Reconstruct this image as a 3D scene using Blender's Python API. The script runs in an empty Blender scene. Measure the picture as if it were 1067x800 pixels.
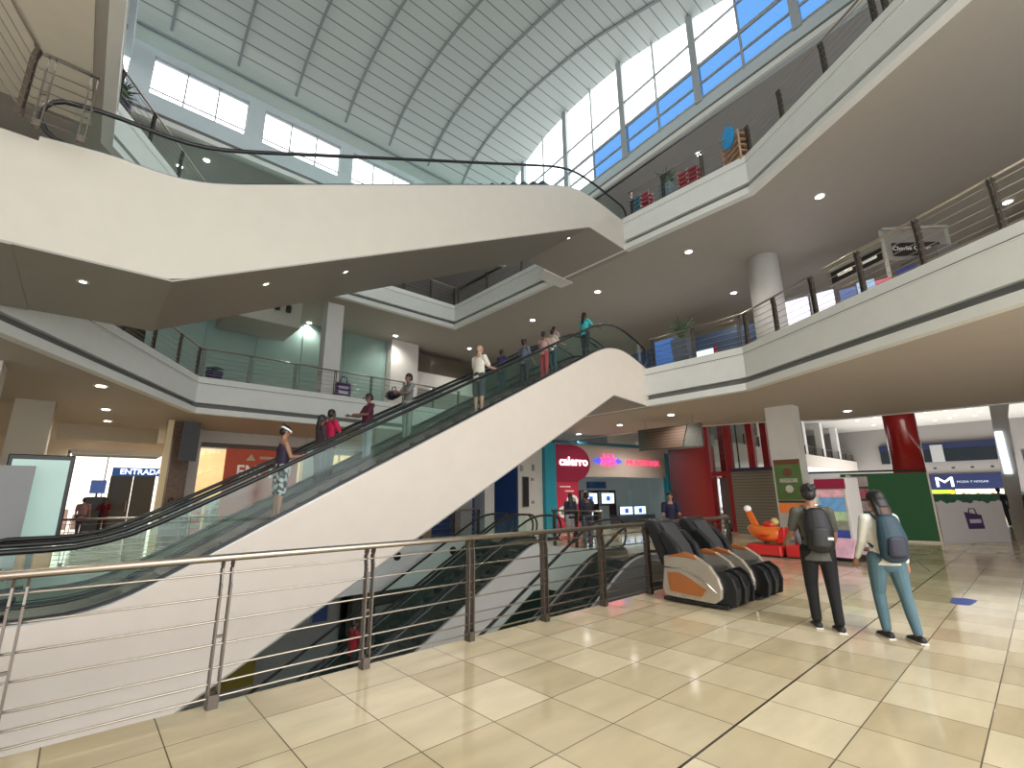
import bpy, bmesh, math, random
from mathutils import Vector, Matrix
random.seed(7)
PI = math.pi
col = bpy.context.scene.collection

# ------------------------------------------------------------------ helpers
class MB:
    """collects shapes, then links them as ONE mesh object"""
    def __init__(s): s.v=[]; s.f=[]; s.m=[]; s.mi=0
    def add(s, vs, fs):
        b=len(s.v); s.v+= [tuple(v) for v in vs]
        for f in fs: s.f.append(tuple(b+i for i in f)); s.m.append(s.mi)
        return s
    def box(s, x0,x1,y0,y1,z0,z1):
        if x0>x1:x0,x1=x1,x0
        if y0>y1:y0,y1=y1,y0
        if z0>z1:z0,z1=z1,z0
        return s.add([(x0,y0,z0),(x1,y0,z0),(x1,y1,z0),(x0,y1,z0),(x0,y0,z1),(x1,y0,z1),(x1,y1,z1),(x0,y1,z1)],
          [(0,3,2,1),(4,5,6,7),(0,1,5,4),(1,2,6,5),(2,3,7,6),(3,0,4,7)])
    def prism(s, poly, z0, z1):
        """horizontal polygon (ccw) extruded from z0 to z1"""
        n=len(poly)
        a=sum(poly[i][0]*poly[(i+1)%n][1]-poly[(i+1)%n][0]*poly[i][1] for i in range(n))
        if a<0: poly=poly[::-1]
        vs=[(x,y,z0) for x,y in poly]+[(x,y,z1) for x,y in poly]
        fs=[tuple(range(n))[::-1],tuple(range(n,2*n))]+[(i,(i+1)%n,n+(i+1)%n,n+i) for i in range(n)]
        return s.add(vs,fs)
    def ext(s, prof, y0, y1, axis='y'):
        """profile [(a,z)] in the x-z (or y-z) plane extruded along the other axis"""
        n=len(prof)
        if axis=='y': vs=[(a,y0,z) for a,z in prof]+[(a,y1,z) for a,z in prof]
        else: vs=[(y0,a,z) for a,z in prof]+[(y1,a,z) for a,z in prof]
        fs=[tuple(range(n)),tuple(range(n,2*n))[::-1]]+[(i,n+i,n+(i+1)%n,(i+1)%n) for i in range(n)]
        return s.add(vs,fs)
    def bar(s, p, q, w, h, up=(0,0,1)):
        """rectangular bar from p to q, w sideways, h along up"""
        p=Vector(p);q=Vector(q);d=(q-p).normalized();u=Vector(up)
        if abs(d.dot(u))>.98: u=Vector((0,1,0))
        sd=d.cross(u).normalized(); u2=sd.cross(d)
        c=[]
        for o in (p,q):
            for a,b in ((-1,-1),(1,-1),(1,1),(-1,1)): c.append(o+sd*(a*w/2)+u2*(b*h/2))
        return s.add(c,[(0,1,2,3),(7,6,5,4),(0,4,5,1),(1,5,6,2),(2,6,7,3),(3,7,4,0)])
    def tube(s, pts, r, seg=8, r2=None, cap=True):
        """round tube through pts, r a number or list"""
        P=[Vector(p) for p in pts]; n=len(P); R=r if isinstance(r,(list,tuple)) else [r]*n
        rings=[]
        t0=(P[1]-P[0]).normalized(); a=Vector((0,0,1)) if abs(t0.z)<.9 else Vector((1,0,0))
        sd=t0.cross(a).normalized()
        for i in range(n):
            t=((P[min(i+1,n-1)]-P[max(i-1,0)])).normalized()
            sd=(sd-t*sd.dot(t)).normalized(); u=t.cross(sd)
            rings.append([P[i]+(sd*math.cos(2*PI*k/seg)+u*math.sin(2*PI*k/seg))*R[i] for k in range(seg)])
        vs=[v for g in rings for v in g]; fs=[]
        for i in range(n-1):
            for k in range(seg):
                k2=(k+1)%seg; fs.append((i*seg+k,i*seg+k2,(i+1)*seg+k2,(i+1)*seg+k))
        if cap: fs+= [tuple(range(seg))[::-1], tuple((n-1)*seg+k for k in range(seg))]
        return s.add(vs,fs)
    def lathe(s, prof, c=(0,0), seg=24, caps=True):
        """prof [(r,z)] turned about the vertical axis at c"""
        n=len(prof); vs=[(c[0]+r*math.cos(2*PI*k/seg),c[1]+r*math.sin(2*PI*k/seg),z) for r,z in prof for k in range(seg)]
        fs=[(i*seg+k,i*seg+(k+1)%seg,(i+1)*seg+(k+1)%seg,(i+1)*seg+k) for i in range(n-1) for k in range(seg)]
        if caps: fs+=[tuple(range(seg))[::-1],tuple((n-1)*seg+k for k in range(seg))]
        return s.add(vs,fs)
    def ell(s, c, r, seg=12, rings=8, rot=None):
        vs=[];fs=[]
        for i in range(rings+1):
            t=PI*i/rings
            for k in range(seg):
                a=2*PI*k/seg
                v=Vector((r[0]*math.sin(t)*math.cos(a),r[1]*math.sin(t)*math.sin(a),r[2]*math.cos(t)))
                if rot: v=rot@v
                vs.append(v+Vector(c))
        for i in range(rings):
            for k in range(seg): fs.append((i*seg+k,(i+1)*seg+k,(i+1)*seg+(k+1)%seg,i*seg+(k+1)%seg))
        return s.add(vs,fs)
    def quad(s,a,b,c,d): return s.add([a,b,c,d],[(0,1,2,3)])
    def build(s, name, mats, parent=None, smooth=False, bevel=0, loc=None):
        me=bpy.data.meshes.new(name); me.from_pydata(s.v,[],s.f); me.validate()
        bm=bmesh.new(); bm.from_mesh(me); bmesh.ops.remove_doubles(bm,verts=bm.verts,dist=1e-5)
        bmesh.ops.recalc_face_normals(bm,faces=bm.faces)
        bm.to_mesh(me); bm.free()
        if not isinstance(mats,(list,tuple)): mats=[mats]
        for m in mats: me.materials.append(m)
        if len(mats)>1 and len(me.polygons)==len(s.m):
            for p,i in zip(me.polygons,s.m): p.material_index=i
        o=bpy.data.objects.new(name,me); col.objects.link(o)
        if smooth:
            for p in me.polygons: p.use_smooth=True
        if bevel:
            b=o.modifiers.new('bevel','BEVEL'); b.width=bevel; b.segments=2; b.limit_method='ANGLE'
        if parent: o.parent=parent
        if loc: o.location=loc
        return o

def tag(o, label, cat, group=None, kind=None):
    o['label']=label; o['category']=cat
    if group: o['group']=group
    if kind: o['kind']=kind
    return o
def struct(o): o['kind']='structure'; return o
def thing(name, label, cat, loc=(0,0,0), rz=0, group=None):
    o=bpy.data.objects.new(name,None); col.objects.link(o); o.empty_display_size=.2
    o.location=loc; o.rotation_euler=(0,0,rz); return tag(o,label,cat,group)
def relabel(o,l): o['label']=l; return o
def copy_tree(o, parent=None):
    c=o.copy(); col.objects.link(c)
    if parent: c.parent=parent
    for ch in o.children: copy_tree(ch,c)
    return c

# ------------------------------------------------------------------ materials
MC={}
def mat(name, c, rough=.6, metal=0, noise=0, nscale=3, emit=0, ec=None, coat=0, bump=0, alpha=1, spec=.5):
    if name in MC: return MC[name]
    m=bpy.data.materials.new(name); m.use_nodes=True; nt=m.node_tree; b=nt.nodes['Principled BSDF']
    b.inputs['Roughness'].default_value=rough; b.inputs['Metallic'].default_value=metal
    b.inputs['Specular IOR Level'].default_value=spec
    b.inputs['Coat Weight'].default_value=coat; b.inputs['Alpha'].default_value=alpha
    c4=(c[0],c[1],c[2],1)
    b.inputs['Base Color'].default_value=c4
    g=nt.nodes.new('ShaderNodeNewGeometry')
    n=nt.nodes.new('ShaderNodeTexNoise'); n.inputs['Scale'].default_value=nscale; n.inputs['Detail'].default_value=4
    nt.links.new(g.outputs['Position'],n.inputs['Vector'])
    mx=nt.nodes.new('ShaderNodeMixRGB'); mx.blend_type='MULTIPLY'; mx.inputs['Fac'].default_value=noise if noise else .06
    mx.inputs['Color1'].default_value=c4
    rr=nt.nodes.new('ShaderNodeMapRange'); rr.inputs[1].default_value=.3; rr.inputs[2].default_value=.7; rr.inputs[3].default_value=.55; rr.inputs[4].default_value=1.2
    nt.links.new(n.outputs['Fac'],rr.inputs[0]); nt.links.new(rr.outputs[0],mx.inputs['Color2']); nt.links.new(mx.outputs[0],b.inputs['Base Color'])
    if emit:
        b.inputs['Emission Color'].default_value=(*(ec or c),1); b.inputs['Emission Strength'].default_value=emit
    if bump:
        bp=nt.nodes.new('ShaderNodeBump'); bp.inputs['Strength'].default_value=bump; bp.inputs['Distance'].default_value=.02
        nt.links.new(n.outputs['Fac'],bp.inputs['Height']); nt.links.new(bp.outputs[0],b.inputs['Normal'])
    MC[name]=m; return m
def glass(name, tint=(.9,.97,.95), refl=.12, rough=.02, opacity=0, oc=(.3,.45,.42)):
    """thin architectural pane: mostly see-through, some mirror, some tint"""
    if name in MC: return MC[name]
    m=bpy.data.materials.new(name); m.use_nodes=True; nt=m.node_tree; nt.nodes.clear()
    out=nt.nodes.new('ShaderNodeOutputMaterial'); t=nt.nodes.new('ShaderNodeBsdfTransparent'); t.inputs[0].default_value=(*tint,1)
    gl=nt.nodes.new('ShaderNodeBsdfGlossy'); gl.inputs['Roughness'].default_value=rough
    fr=nt.nodes.new('ShaderNodeLayerWeight'); fr.inputs[0].default_value=.5
    pw=nt.nodes.new('ShaderNodeMath'); pw.operation='POWER'; pw.inputs[1].default_value=4; nt.links.new(fr.outputs['Facing'],pw.inputs[0])
    mm=nt.nodes.new('ShaderNodeMath'); mm.operation='MULTIPLY_ADD'; mm.inputs[1].default_value=.7; mm.inputs[2].default_value=refl*.35
    nt.links.new(pw.outputs[0],mm.inputs[0])
    mx=nt.nodes.new('ShaderNodeMixShader'); nt.links.new(mm.outputs[0],mx.inputs[0]); nt.links.new(t.outputs[0],mx.inputs[1]); nt.links.new(gl.outputs[0],mx.inputs[2])
    last=mx
    if opacity:
        d=nt.nodes.new('ShaderNodeBsdfDiffuse'); d.inputs[0].default_value=(*oc,1)
        m2=nt.nodes.new('ShaderNodeMixShader'); m2.inputs[0].default_value=opacity
        nt.links.new(mx.outputs[0],m2.inputs[1]); nt.links.new(d.outputs[0],m2.inputs[2]); last=m2
    nt.links.new(last.outputs[0],out.inputs[0]); MC[name]=m; return m

def N(nt,t,**k):
    n=nt.nodes.new(t)
    for a,b in k.items(): setattr(n,a,b)
    return n
def floor_mat():
    m=bpy.data.materials.new('polished_tile'); m.use_nodes=True; nt=m.node_tree; b=nt.nodes['Principled BSDF']; L=nt.links.new
    g=N(nt,'ShaderNodeNewGeometry'); s=N(nt,'ShaderNodeVectorMath',operation='SUBTRACT'); s.inputs[1].default_value=(1.257,3.542,0)
    L(g.outputs['Position'],s.inputs[0]); d=N(nt,'ShaderNodeVectorMath',operation='SCALE'); d.inputs['Scale'].default_value=1/.6; L(s.outputs[0],d.inputs[0])
    sep=N(nt,'ShaderNodeSeparateXYZ'); L(d.outputs[0],sep.inputs[0])
    fl=N(nt,'ShaderNodeVectorMath',operation='FLOOR'); L(d.outputs[0],fl.inputs[0])
    sp2=N(nt,'ShaderNodeSeparateXYZ'); L(fl.outputs[0],sp2.inputs[0]); cb=N(nt,'ShaderNodeCombineXYZ'); L(sp2.outputs[0],cb.inputs[0]); L(sp2.outputs[1],cb.inputs[1])
    wn=N(nt,'ShaderNodeTexWhiteNoise',noise_dimensions='2D'); L(cb.outputs[0],wn.inputs['Vector'])
    cr=N(nt,'ShaderNodeValToRGB'); e=cr.color_ramp.elements; e[0].color=(.62,.51,.32,1); e[1].color=(.80,.69,.47,1); e[0].position=.15; e[1].position=.85
    L(wn.outputs['Value'],cr.inputs[0])
    nz=N(nt,'ShaderNodeTexNoise'); nz.inputs['Scale'].default_value=1.3; nz.inputs['Detail'].default_value=5; mp=N(nt,'ShaderNodeMapping'); mp.inputs['Scale'].default_value=(1,3.5,1); mp.inputs['Rotation'].default_value=(0,0,.3)
    L(g.outputs['Position'],mp.inputs[0]); L(mp.outputs[0],nz.inputs['Vector'])
    mr=N(nt,'ShaderNodeMapRange'); mr.inputs[1].default_value=.3; mr.inputs[2].default_value=.7; mr.inputs[3].default_value=.9; mr.inputs[4].default_value=1.08; L(nz.outputs['Fac'],mr.inputs[0])
    ml=N(nt,'ShaderNodeMixRGB',blend_type='MULTIPLY'); ml.inputs[0].default_value=1; L(cr.outputs[0],ml.inputs[1]); L(mr.outputs[0],ml.inputs[2])
    # grout: distance to the nearest tile line
    ds=[]
    for k,w in ((0,.007),(1,.007)):
        fr=N(nt,'ShaderNodeMath',operation='FRACT'); L(sep.outputs[k],fr.inputs[0])
        a=N(nt,'ShaderNodeMath',operation='SUBTRACT'); L(fr.outputs[0],a.inputs[0]); a.inputs[1].default_value=.5
        ab=N(nt,'ShaderNodeMath',operation='ABSOLUTE'); L(a.outputs[0],ab.inputs[0])
        gt=N(nt,'ShaderNodeMath',operation='GREATER_THAN'); L(ab.outputs[0],gt.inputs[0]); gt.inputs[1].default_value=.5-w; ds.append(gt)
    mxm=N(nt,'ShaderNodeMath',operation='MAXIMUM'); L(ds[0].outputs[0],mxm.inputs[0]); L(ds[1].outputs[0],mxm.inputs[1])
    mg=N(nt,'ShaderNodeMixRGB'); L(mxm.outputs[0],mg.inputs[0]); L(ml.outputs[0],mg.inputs[1]); mg.inputs[2].default_value=(.16,.13,.085,1)
    # one wider dark movement joint
    s3=N(nt,'ShaderNodeSeparateXYZ'); L(g.outputs['Position'],s3.inputs[0]); j1=N(nt,'ShaderNodeMath',operation='SUBTRACT'); j1.inputs[1].default_value=1.742; L(s3.outputs[1],j1.inputs[0])
    j2=N(nt,'ShaderNodeMath',operation='ABSOLUTE'); L(j1.outputs[0],j2.inputs[0]); j3=N(nt,'ShaderNodeMath',operation='LESS_THAN'); j3.inputs[1].default_value=.009; L(j2.outputs[0],j3.inputs[0])
    mj=N(nt,'ShaderNodeMixRGB'); L(j3.outputs[0],mj.inputs[0]); L(mg.outputs[0],mj.inputs[1]); mj.inputs[2].default_value=(.035,.028,.02,1)
    L(mj.outputs[0],b.inputs['Base Color']); b.inputs['Roughness'].default_value=.10; b.inputs['Specular IOR Level'].default_value=.62
    bp=N(nt,'ShaderNodeBump'); bp.inputs['Strength'].default_value=.35; bp.inputs['Distance'].default_value=.004; bp.invert=True; L(mxm.outputs[0],bp.inputs['Height']); L(bp.outputs[0],b.inputs['Normal'])
    return m
def lines_mat(name, base, line, axis, period, width, rough=.5, phase=0):
    """flat colour with thin parallel lines in world space (boards, slats, shutters)"""
    if name in MC: return MC[name]
    m=bpy.data.materials.new(name); m.use_nodes=True; nt=m.node_tree; b=nt.nodes['Principled BSDF']; L=nt.links.new
    g=N(nt,'ShaderNodeNewGeometry'); sep=N(nt,'ShaderNodeSeparateXYZ'); L(g.outputs['Position'],sep.inputs[0])
    d=N(nt,'ShaderNodeMath',operation='MULTIPLY_ADD'); d.inputs[1].default_value=1/period; d.inputs[2].default_value=phase; L(sep.outputs[axis],d.inputs[0])
    fr=N(nt,'ShaderNodeMath',operation='FRACT'); L(d.outputs[0],fr.inputs[0]); lt=N(nt,'ShaderNodeMath',operation='LESS_THAN'); lt.inputs[1].default_value=width/period; L(fr.outputs[0],lt.inputs[0])
    mx=N(nt,'ShaderNodeMixRGB'); L(lt.outputs[0],mx.inputs[0]); mx.inputs[1].default_value=(*base,1); mx.inputs[2].default_value=(*line,1); L(mx.outputs[0],b.inputs['Base Color'])
    b.inputs['Roughness'].default_value=rough; MC[name]=m; return m

WHITE=mat('white_paint',(.72,.71,.68),.55)
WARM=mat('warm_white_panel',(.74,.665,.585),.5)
FASC=mat('fascia_paint',(.82,.84,.81),.5)
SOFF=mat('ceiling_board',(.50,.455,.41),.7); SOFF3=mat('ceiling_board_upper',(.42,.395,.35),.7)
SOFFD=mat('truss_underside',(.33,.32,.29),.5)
GROOVE=mat('shadow_gap',(.16,.16,.155),.6)
STEEL=mat('brushed_steel',(.46,.41,.35),.30,1,noise=.2,nscale=30)
DSTEEL=mat('dark_steel',(.17,.145,.125),.38,1,noise=.2,nscale=20)
BLACK=mat('black_rubber',(.012,.012,.014),.35)
BLKP=mat('black_plastic',(.02,.02,.022),.45)
GLS=glass('balustrade_glass',(.90,.975,.95),.08,opacity=.03,oc=(.28,.45,.40))
CLEAR=glass('clear_glass',(.94,.97,.96),.1)
FLOOR=floor_mat()
STEPM=lines_mat('grooved_step',(.03,.033,.033),(.012,.012,.012),1,.012,.005,.4)
EMW=mat('lamp_white',(1,1,1),.5,emit=14,ec=(1,.97,.92))

# ------------------------------------------------------------------ camera and light
cam=bpy.data.cameras.new('camera'); co=bpy.data.objects.new('camera',cam); col.objects.link(co)
cam.sensor_width=36; cam.lens=487/1067*36; cam.clip_end=400
co.matrix_world=Matrix.Translation((0,0,1.575))@Matrix.Rotation(-(PI/2-.836),4,'Z')@Matrix.Rotation(PI/2+.2351,4,'X')@Matrix.Rotation(-.0086,4,'Z')
bpy.context.scene.camera=co
sc=bpy.context.scene
sc.view_settings.view_transform='Standard'; sc.view_settings.look='None'; sc.view_settings.exposure=.52
sc.cycles.use_denoising=True; sc.cycles.max_bounces=7; sc.cycles.diffuse_bounces=4; sc.cycles.glossy_bounces=3; sc.cycles.transparent_max_bounces=16
sc.cycles.sample_clamp_indirect=4; sc.cycles.caustics_reflective=False; sc.cycles.caustics_refractive=False
w=bpy.data.worlds.new('world'); sc.world=w; w.use_nodes=True; nt=w.node_tree; bg=nt.nodes['Background']
tc=N(nt,'ShaderNodeTexCoord'); nz=N(nt,'ShaderNodeTexNoise'); nz.inputs['Scale'].default_value=2.2; nz.inputs['Detail'].default_value=5
nt.links.new(tc.outputs['Generated'],nz.inputs['Vector']); cr=N(nt,'ShaderNodeValToRGB'); cr.color_ramp.elements[0].position=.38; cr.color_ramp.elements[1].position=.6
cr.color_ramp.elements[0].color=(.93,.95,1,1); cr.color_ramp.elements[1].color=(1,.985,.96,1)
nt.links.new(nz.outputs['Fac'],cr.inputs[0]); nt.links.new(cr.outputs[0],bg.inputs[0]); bg.inputs[1].default_value=2.6

sl=bpy.data.lights.new('daylight','SUN'); sl.energy=1.6; sl.angle=1.0; sl.color=(1,.98,.95)
so=bpy.data.objects.new('daylight',sl); col.objects.link(so); so.location=(-5,-20,30); so.rotation_euler=Vector((.35,.55,-.62)).to_track_quat('-Z','Y').to_euler()
def downlight(x,y,z,power=25,r=.11,color=(1,.93,.84),label='round recessed ceiling downlight',group='recessed downlights in the mall ceilings',lamp=True):
    t=thing('downlight',label,'ceiling light',(x,y,z),0,group)
    MB().lathe([(r,-.012),(r+.035,-.012),(r+.035,.0),(r,.0)],caps=False).build('trim_ring',WHITE,t)
    MB().lathe([(.001,-.006),(r,-.006),(r,.004),(.001,.004)]).build('lens',EMW,t)
    if lamp:
        l=bpy.data.lights.new('downlight_lamp','SPOT'); l.energy=power*3; l.color=color; l.spot_size=2.5; l.spot_blend=.8; l.shadow_soft_size=.1
        o=bpy.data.objects.new('downlight_lamp',l); col.objects.link(o); o.location=(0,0,-.05); o.parent=t
    return t
# ------------------------------------------------------------------ floors round the octagonal void
# x runs along the escalators, y across them, z up; the photographer stands at the origin of the first floor
FX1=60
def slab_L1():
    b=MB()
    b.box(-16,FX1,-8,4.7,-.55,0)                 # walkway in front
    b.box(-16,-1.0,4.7,16.2,-.55,0)
    b.prism([(-16,16.2),(-1,16.2),(2.2,16.0),(5,14.6),(11.7,14.6),(11.7,40),(-16,40)],-.55,0)
    b.prism([(11.7,4.7),(FX1,4.7),(FX1,40),(11.7,40)],-.55,0)
    return b.build('floor',[FLOOR])
struct(slab_L1())
# edge trim of the void
b=MB(); e=.06
b.box(-16,11.64,4.7,4.7+e,-1.35,-.02); b.box(11.64,11.7,4.7,14.6,-1.35,-.02)
b.prism([(11.7,14.6),(5,14.6),(2.2,16.0),(-1,16.2),(-1,16.14),(2.18,15.94),(5,14.54),(11.7,14.54)],-1.3,-.02)
b.box(-1.0,-.94,4.7,16.2,-1.35,-.02)
struct(b.build('trim_1',FASC))
struct(MB().box(-16,FX1,-8,4.7,-1.3,-.56).build('trim_2',SOFF))

# octagon outlines of the upper floors, listed clockwise seen from above
OCT2=[(-5.2,-5),(-5.2,5.4),(2.4,19.3),(13.85,19.3),(13.85,5.1),(10.98,.13),(8.4,-4.4)]
OCT3=[(-.9,-5),(-.9,13.8),(2.4,19.0),(13.2,19.0),(13.2,4.1),(11.06,.5),(8.1,-4.5)]
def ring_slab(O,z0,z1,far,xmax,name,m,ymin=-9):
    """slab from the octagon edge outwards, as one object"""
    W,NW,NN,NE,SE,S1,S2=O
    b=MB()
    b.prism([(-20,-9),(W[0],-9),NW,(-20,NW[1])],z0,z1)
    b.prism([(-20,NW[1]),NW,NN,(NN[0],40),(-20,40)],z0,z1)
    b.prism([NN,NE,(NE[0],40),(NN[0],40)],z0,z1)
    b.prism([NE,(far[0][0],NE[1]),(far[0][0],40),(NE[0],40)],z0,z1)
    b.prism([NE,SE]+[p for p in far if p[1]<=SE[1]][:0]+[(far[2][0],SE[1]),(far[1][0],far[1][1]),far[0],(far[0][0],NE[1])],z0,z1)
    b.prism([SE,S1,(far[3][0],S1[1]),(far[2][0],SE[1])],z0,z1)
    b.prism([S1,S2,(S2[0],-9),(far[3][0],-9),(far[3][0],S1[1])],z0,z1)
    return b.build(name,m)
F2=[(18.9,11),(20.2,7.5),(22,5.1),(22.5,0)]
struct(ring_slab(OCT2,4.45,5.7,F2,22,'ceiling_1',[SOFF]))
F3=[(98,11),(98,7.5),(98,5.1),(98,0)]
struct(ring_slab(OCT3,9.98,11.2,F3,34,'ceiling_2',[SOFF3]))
def edge_strip(b,O,off,th,z0,z1):
    """band that follows the octagon edge; off>0 pushes it into the void"""
    n=len(O); cx=6;cy=8
    def offs(d):
        out=[]
        for i in range(n):
            p=Vector(O[i]); a=Vector(O[i-1]) if i else None; c=Vector(O[i+1]) if i<n-1 else None
            ns=[]
            for s,e2 in ((a,p),(p,c)):
                if s is None or e2 is None: continue
                t=(e2-s).normalized(); ns.append(Vector((t.y,-t.x)))
            m=sum(ns,Vector((0,0))).normalized(); k=1/max(.5,m.dot(ns[0]))
            out.append(p+m*(d*k))
        return out
    A=offs(off); B=offs(off+th)
    for i in range(n-1): b.prism([A[i],A[i+1],B[i+1],B[i]],z0,z1)
def fascia(O,zt,zb,name):
    h=zt-zb
    b=MB(); edge_strip(b,O,.0,.16,zb+.38,zt+.05)          # broad upper face
    edge_strip(b,O,.16,.02,zt-.22,zt-.19)
    edge_strip(b,O,.0,.22,zb+.0,zb+.20)                   # lower lip
    struct(b.build(name,FASC))
    b=MB(); edge_strip(b,O,.0,.05,zb+.2,zb+.38)
    edge_strip(b,O,.155,.012,zt-.19,zt-.165)
    struct(b.build(name.replace('trim_1','trim_2'),GROOVE))
fascia(OCT2,5.7,4.45,'trim_11'); fascia(OCT3,11.2,9.98,'trim_12')
# L2 slab far edge fascia
b=MB(); 
for i,(p,q) in enumerate(zip([(18.9,30)]+F2,F2+[(22.5,-9)])):
    b.prism([p,q,(q[0]+.15,q[1]),(p[0]+.15,p[1])],4.42,5.75)
struct(b.build('trim_3',FASC))

# ------------------------------------------------------------------ top storey: clerestory, gable and vault
ARCH=[(-6,12.6),(-4,14.2),(-2,15.7),(0,17.1),(2.5,18.5),(5,19.5),(6.5,20.0),(9.3,20.8),(11,21.05),(13.2,21.15),(15,21.05),(16.7,20.65),(17.7,20.25),(18.4,19.85),(19.0,19.3),(19.5,18.6)]
def arch_z(y):
    for (a,za),(c,zc) in zip(ARCH,ARCH[1:]):
        if a<=y<=c: return za+(zc-za)*(y-a)/(c-a)
    return ARCH[0][1] if y<ARCH[0][0] else ARCH[-1][1]
def arch_s(y):  # smoothed
    return sum(arch_z(min(19.5,max(-6,y+d)))*w for d,w in ((-.4,.2),(-.2,.2),(0,.2),(.2,.2),(.4,.2)))
def gx(y): return 14.42+(y-1.2)*.124
VX0,VX1=-14,16.3
ys=[-6+25.5*i/60 for i in range(61)]
vault_m=lines_mat('vault_boards',(.56,.635,.615),(.20,.24,.24),1,.52,.05,.45)
_nt=vault_m.node_tree; _at=_nt.nodes.new('ShaderNodeAttribute'); _at.attribute_name='arc'
for _l in list(_nt.links):
    if _l.from_node.type=='SEPXYZ': _to=_l.to_socket; _nt.links.remove(_l); _nt.links.new(_at.outputs['Fac'],_to)
b=MB()
for y0,y1 in zip(ys,ys[1:]):
    e0,e1=gx(y0)+.16,gx(y1)+.16
    b.add([(VX0,y0,arch_s(y0)),(e0,y0,arch_s(y0)),(e1,y1,arch_s(y1)),(VX0,y1,arch_s(y1)),
           (VX0,y0,arch_s(y0)+.2),(e0,y0,arch_s(y0)+.2),(e1,y1,arch_s(y1)+.2),(VX0,y1,arch_s(y1)+.2)],
          [(0,1,2,3),(7,6,5,4),(0,4,5,1),(1,5,6,2),(2,6,7,3),(3,7,4,0)])
vo=struct(b.build('ceiling_3',vault_m))
_c={}; _s=0; _prev=None
for _i in range(511):
    _y=-6+25.5*_i/510; _z=arch_s(_y)
    if _prev: _s+=math.hypot(_y-_prev[0],_z-_prev[1])
    _c[_i]=_s; _prev=(_y,_z)
_a=vo.data.attributes.new('arc','FLOAT','POINT')
for _i,_v in enumerate(vo.data.vertices): _a.data[_i].value=_c[max(0,min(510,round((_v.co.y+6)/25.5*510)))]
RIB=mat('rib_paint',(.27,.31,.32),.5)
b=MB()
for k in range(12):
    x=-11.45+2.28*k
    if x>13.8: continue
    for y0,y1 in zip(ys[::2],ys[2::2]):
        b.bar((x,y0,arch_s(y0)-.02),(x,y1,arch_s(y1)-.02),.10,.08)
struct(b.build('trim_4',RIB))
# cornice where the vault lands on the clerestory wall
struct(MB().ext([(19.5,18.15),(19.05,18.5),(18.85,18.66),(19.5,18.75)],VX0,16.2,'x').build('trim_5',mat('cornice',(.55,.66,.62),.5)))
struct(MB().box(VX0,16.2,18.95,19.05,18.42,18.5).build('trim_6',RIB))
# north clerestory wall with window bays
BL=mat('bluish_wall',(.60,.68,.71),.55)
b=MB()
b.box(-16,17,19.5,19.8,15.1,16.2); b.box(-16,17,19.5,19.8,17.85,18.7)
bays=[(-12.3,-9),(-8.4,-5.1),(-4.5,-1.0),(-.35,2.85),(3.5,6.8),(7.4,10.7),(11.3,14.6)]
prev=-16
for a,c in bays: b.box(prev,a,19.5,19.8,16.2,17.85); prev=c
b.box(prev,17,19.5,19.8,16.2,17.85)
struct(b.build('wall_north_upper',BL))
struct(MB().box(-16,17,19.3,19.5,15.0,15.22).build('trim_7',FASC)); struct(MB().box(-16,17,19.28,19.5,15.22,15.34).build('trim_8',GROOVE))
FR=mat('window_frame',(.42,.46,.48),.4)
wn=1
WHG=glass('bright_pane',(1,1,1),.05); 
SKYG=mat('frosted_sky_panel',(.9,.95,1),.4,emit=1.15,ec=(.93,.97,1))
def winpanes(x0,x1,y,z0,z1,n):
    global wn
    f=MB(); t=.05
    f.box(x0,x1,y,y+.08,z0,z0+t); f.box(x0,x1,y,y+.08,z1-t,z1)
    for k in range(n+1):
        x=x0+(x1-x0)*k/n; f.box(x-t/2,x+t/2,y,y+.08,z0,z1)
    f.box(x0,x1,y+.01,y+.07,z0+.28,z0+.31)
    o=struct(f.build('window_%d'%wn,FR)); wn+=1
    MB().box(x0,x1,y+.035,y+.045,z0,z1).build('pane',WHG,o)
for a,c in bays[2:]: winpanes(a,c,19.6,16.2,17.85,3)
# east gable: slightly slanted wall, wall band under an arched window
b=MB(); yy=[-6+25.5*i/34 for i in range(35)]
for y0,y1 in zip(yy,yy[1:]):
    z0,z1=15.1,15.86
    b.prism([(gx(y0),y0),(gx(y1),y1),(gx(y1)+.3,y1),(gx(y0)+.3,y0)],z0,z1)
struct(b.build('wall_east_upper',BL))
b=MB(); b.prism([(gx(-6)-.12,-6),(gx(19.4)-.12,19.4),(gx(19.4),19.4),(gx(-6),-6)],15.0,15.2); struct(b.build('trim_9',FASC))
b=MB(); b.prism([(gx(-6)-.1,-6),(gx(19.4)-.1,19.4),(gx(19.4),19.4),(gx(-6),-6)],15.2,15.32); struct(b.build('trim_10',GROOVE))
mull=[18.6,17.0,13.35,9.6,6.05,2.6,-.9,-4.2]
fr=MB()
for i,y in enumerate(mull):
    x=gx(y); fr.box(x-.08,x+.14,y-.13,y+.13,15.8,arch_s(y)+.05)
for a,c in zip(mull,mull[1:]):
    y=(a+c)/2; x=gx(y); fr.box(x-.02,x+.06,y-.035,y+.035,15.8,arch_s(y)+.05)
for z in (15.9,16.55,17.35,18.6):
    seg=[y for y in yy if arch_s(y)>z]
    if len(seg)>1: fr.bar((gx(seg[0]),seg[0],z),(gx(seg[-1]),seg[-1],z),.07,.075 if z!=17.35 else .14)
win_e=struct(fr.build('window_%d'%wn,FR)); wn+=1
BLUEG=glass('blue_pane',(.05,.13,.27),.05)
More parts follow.
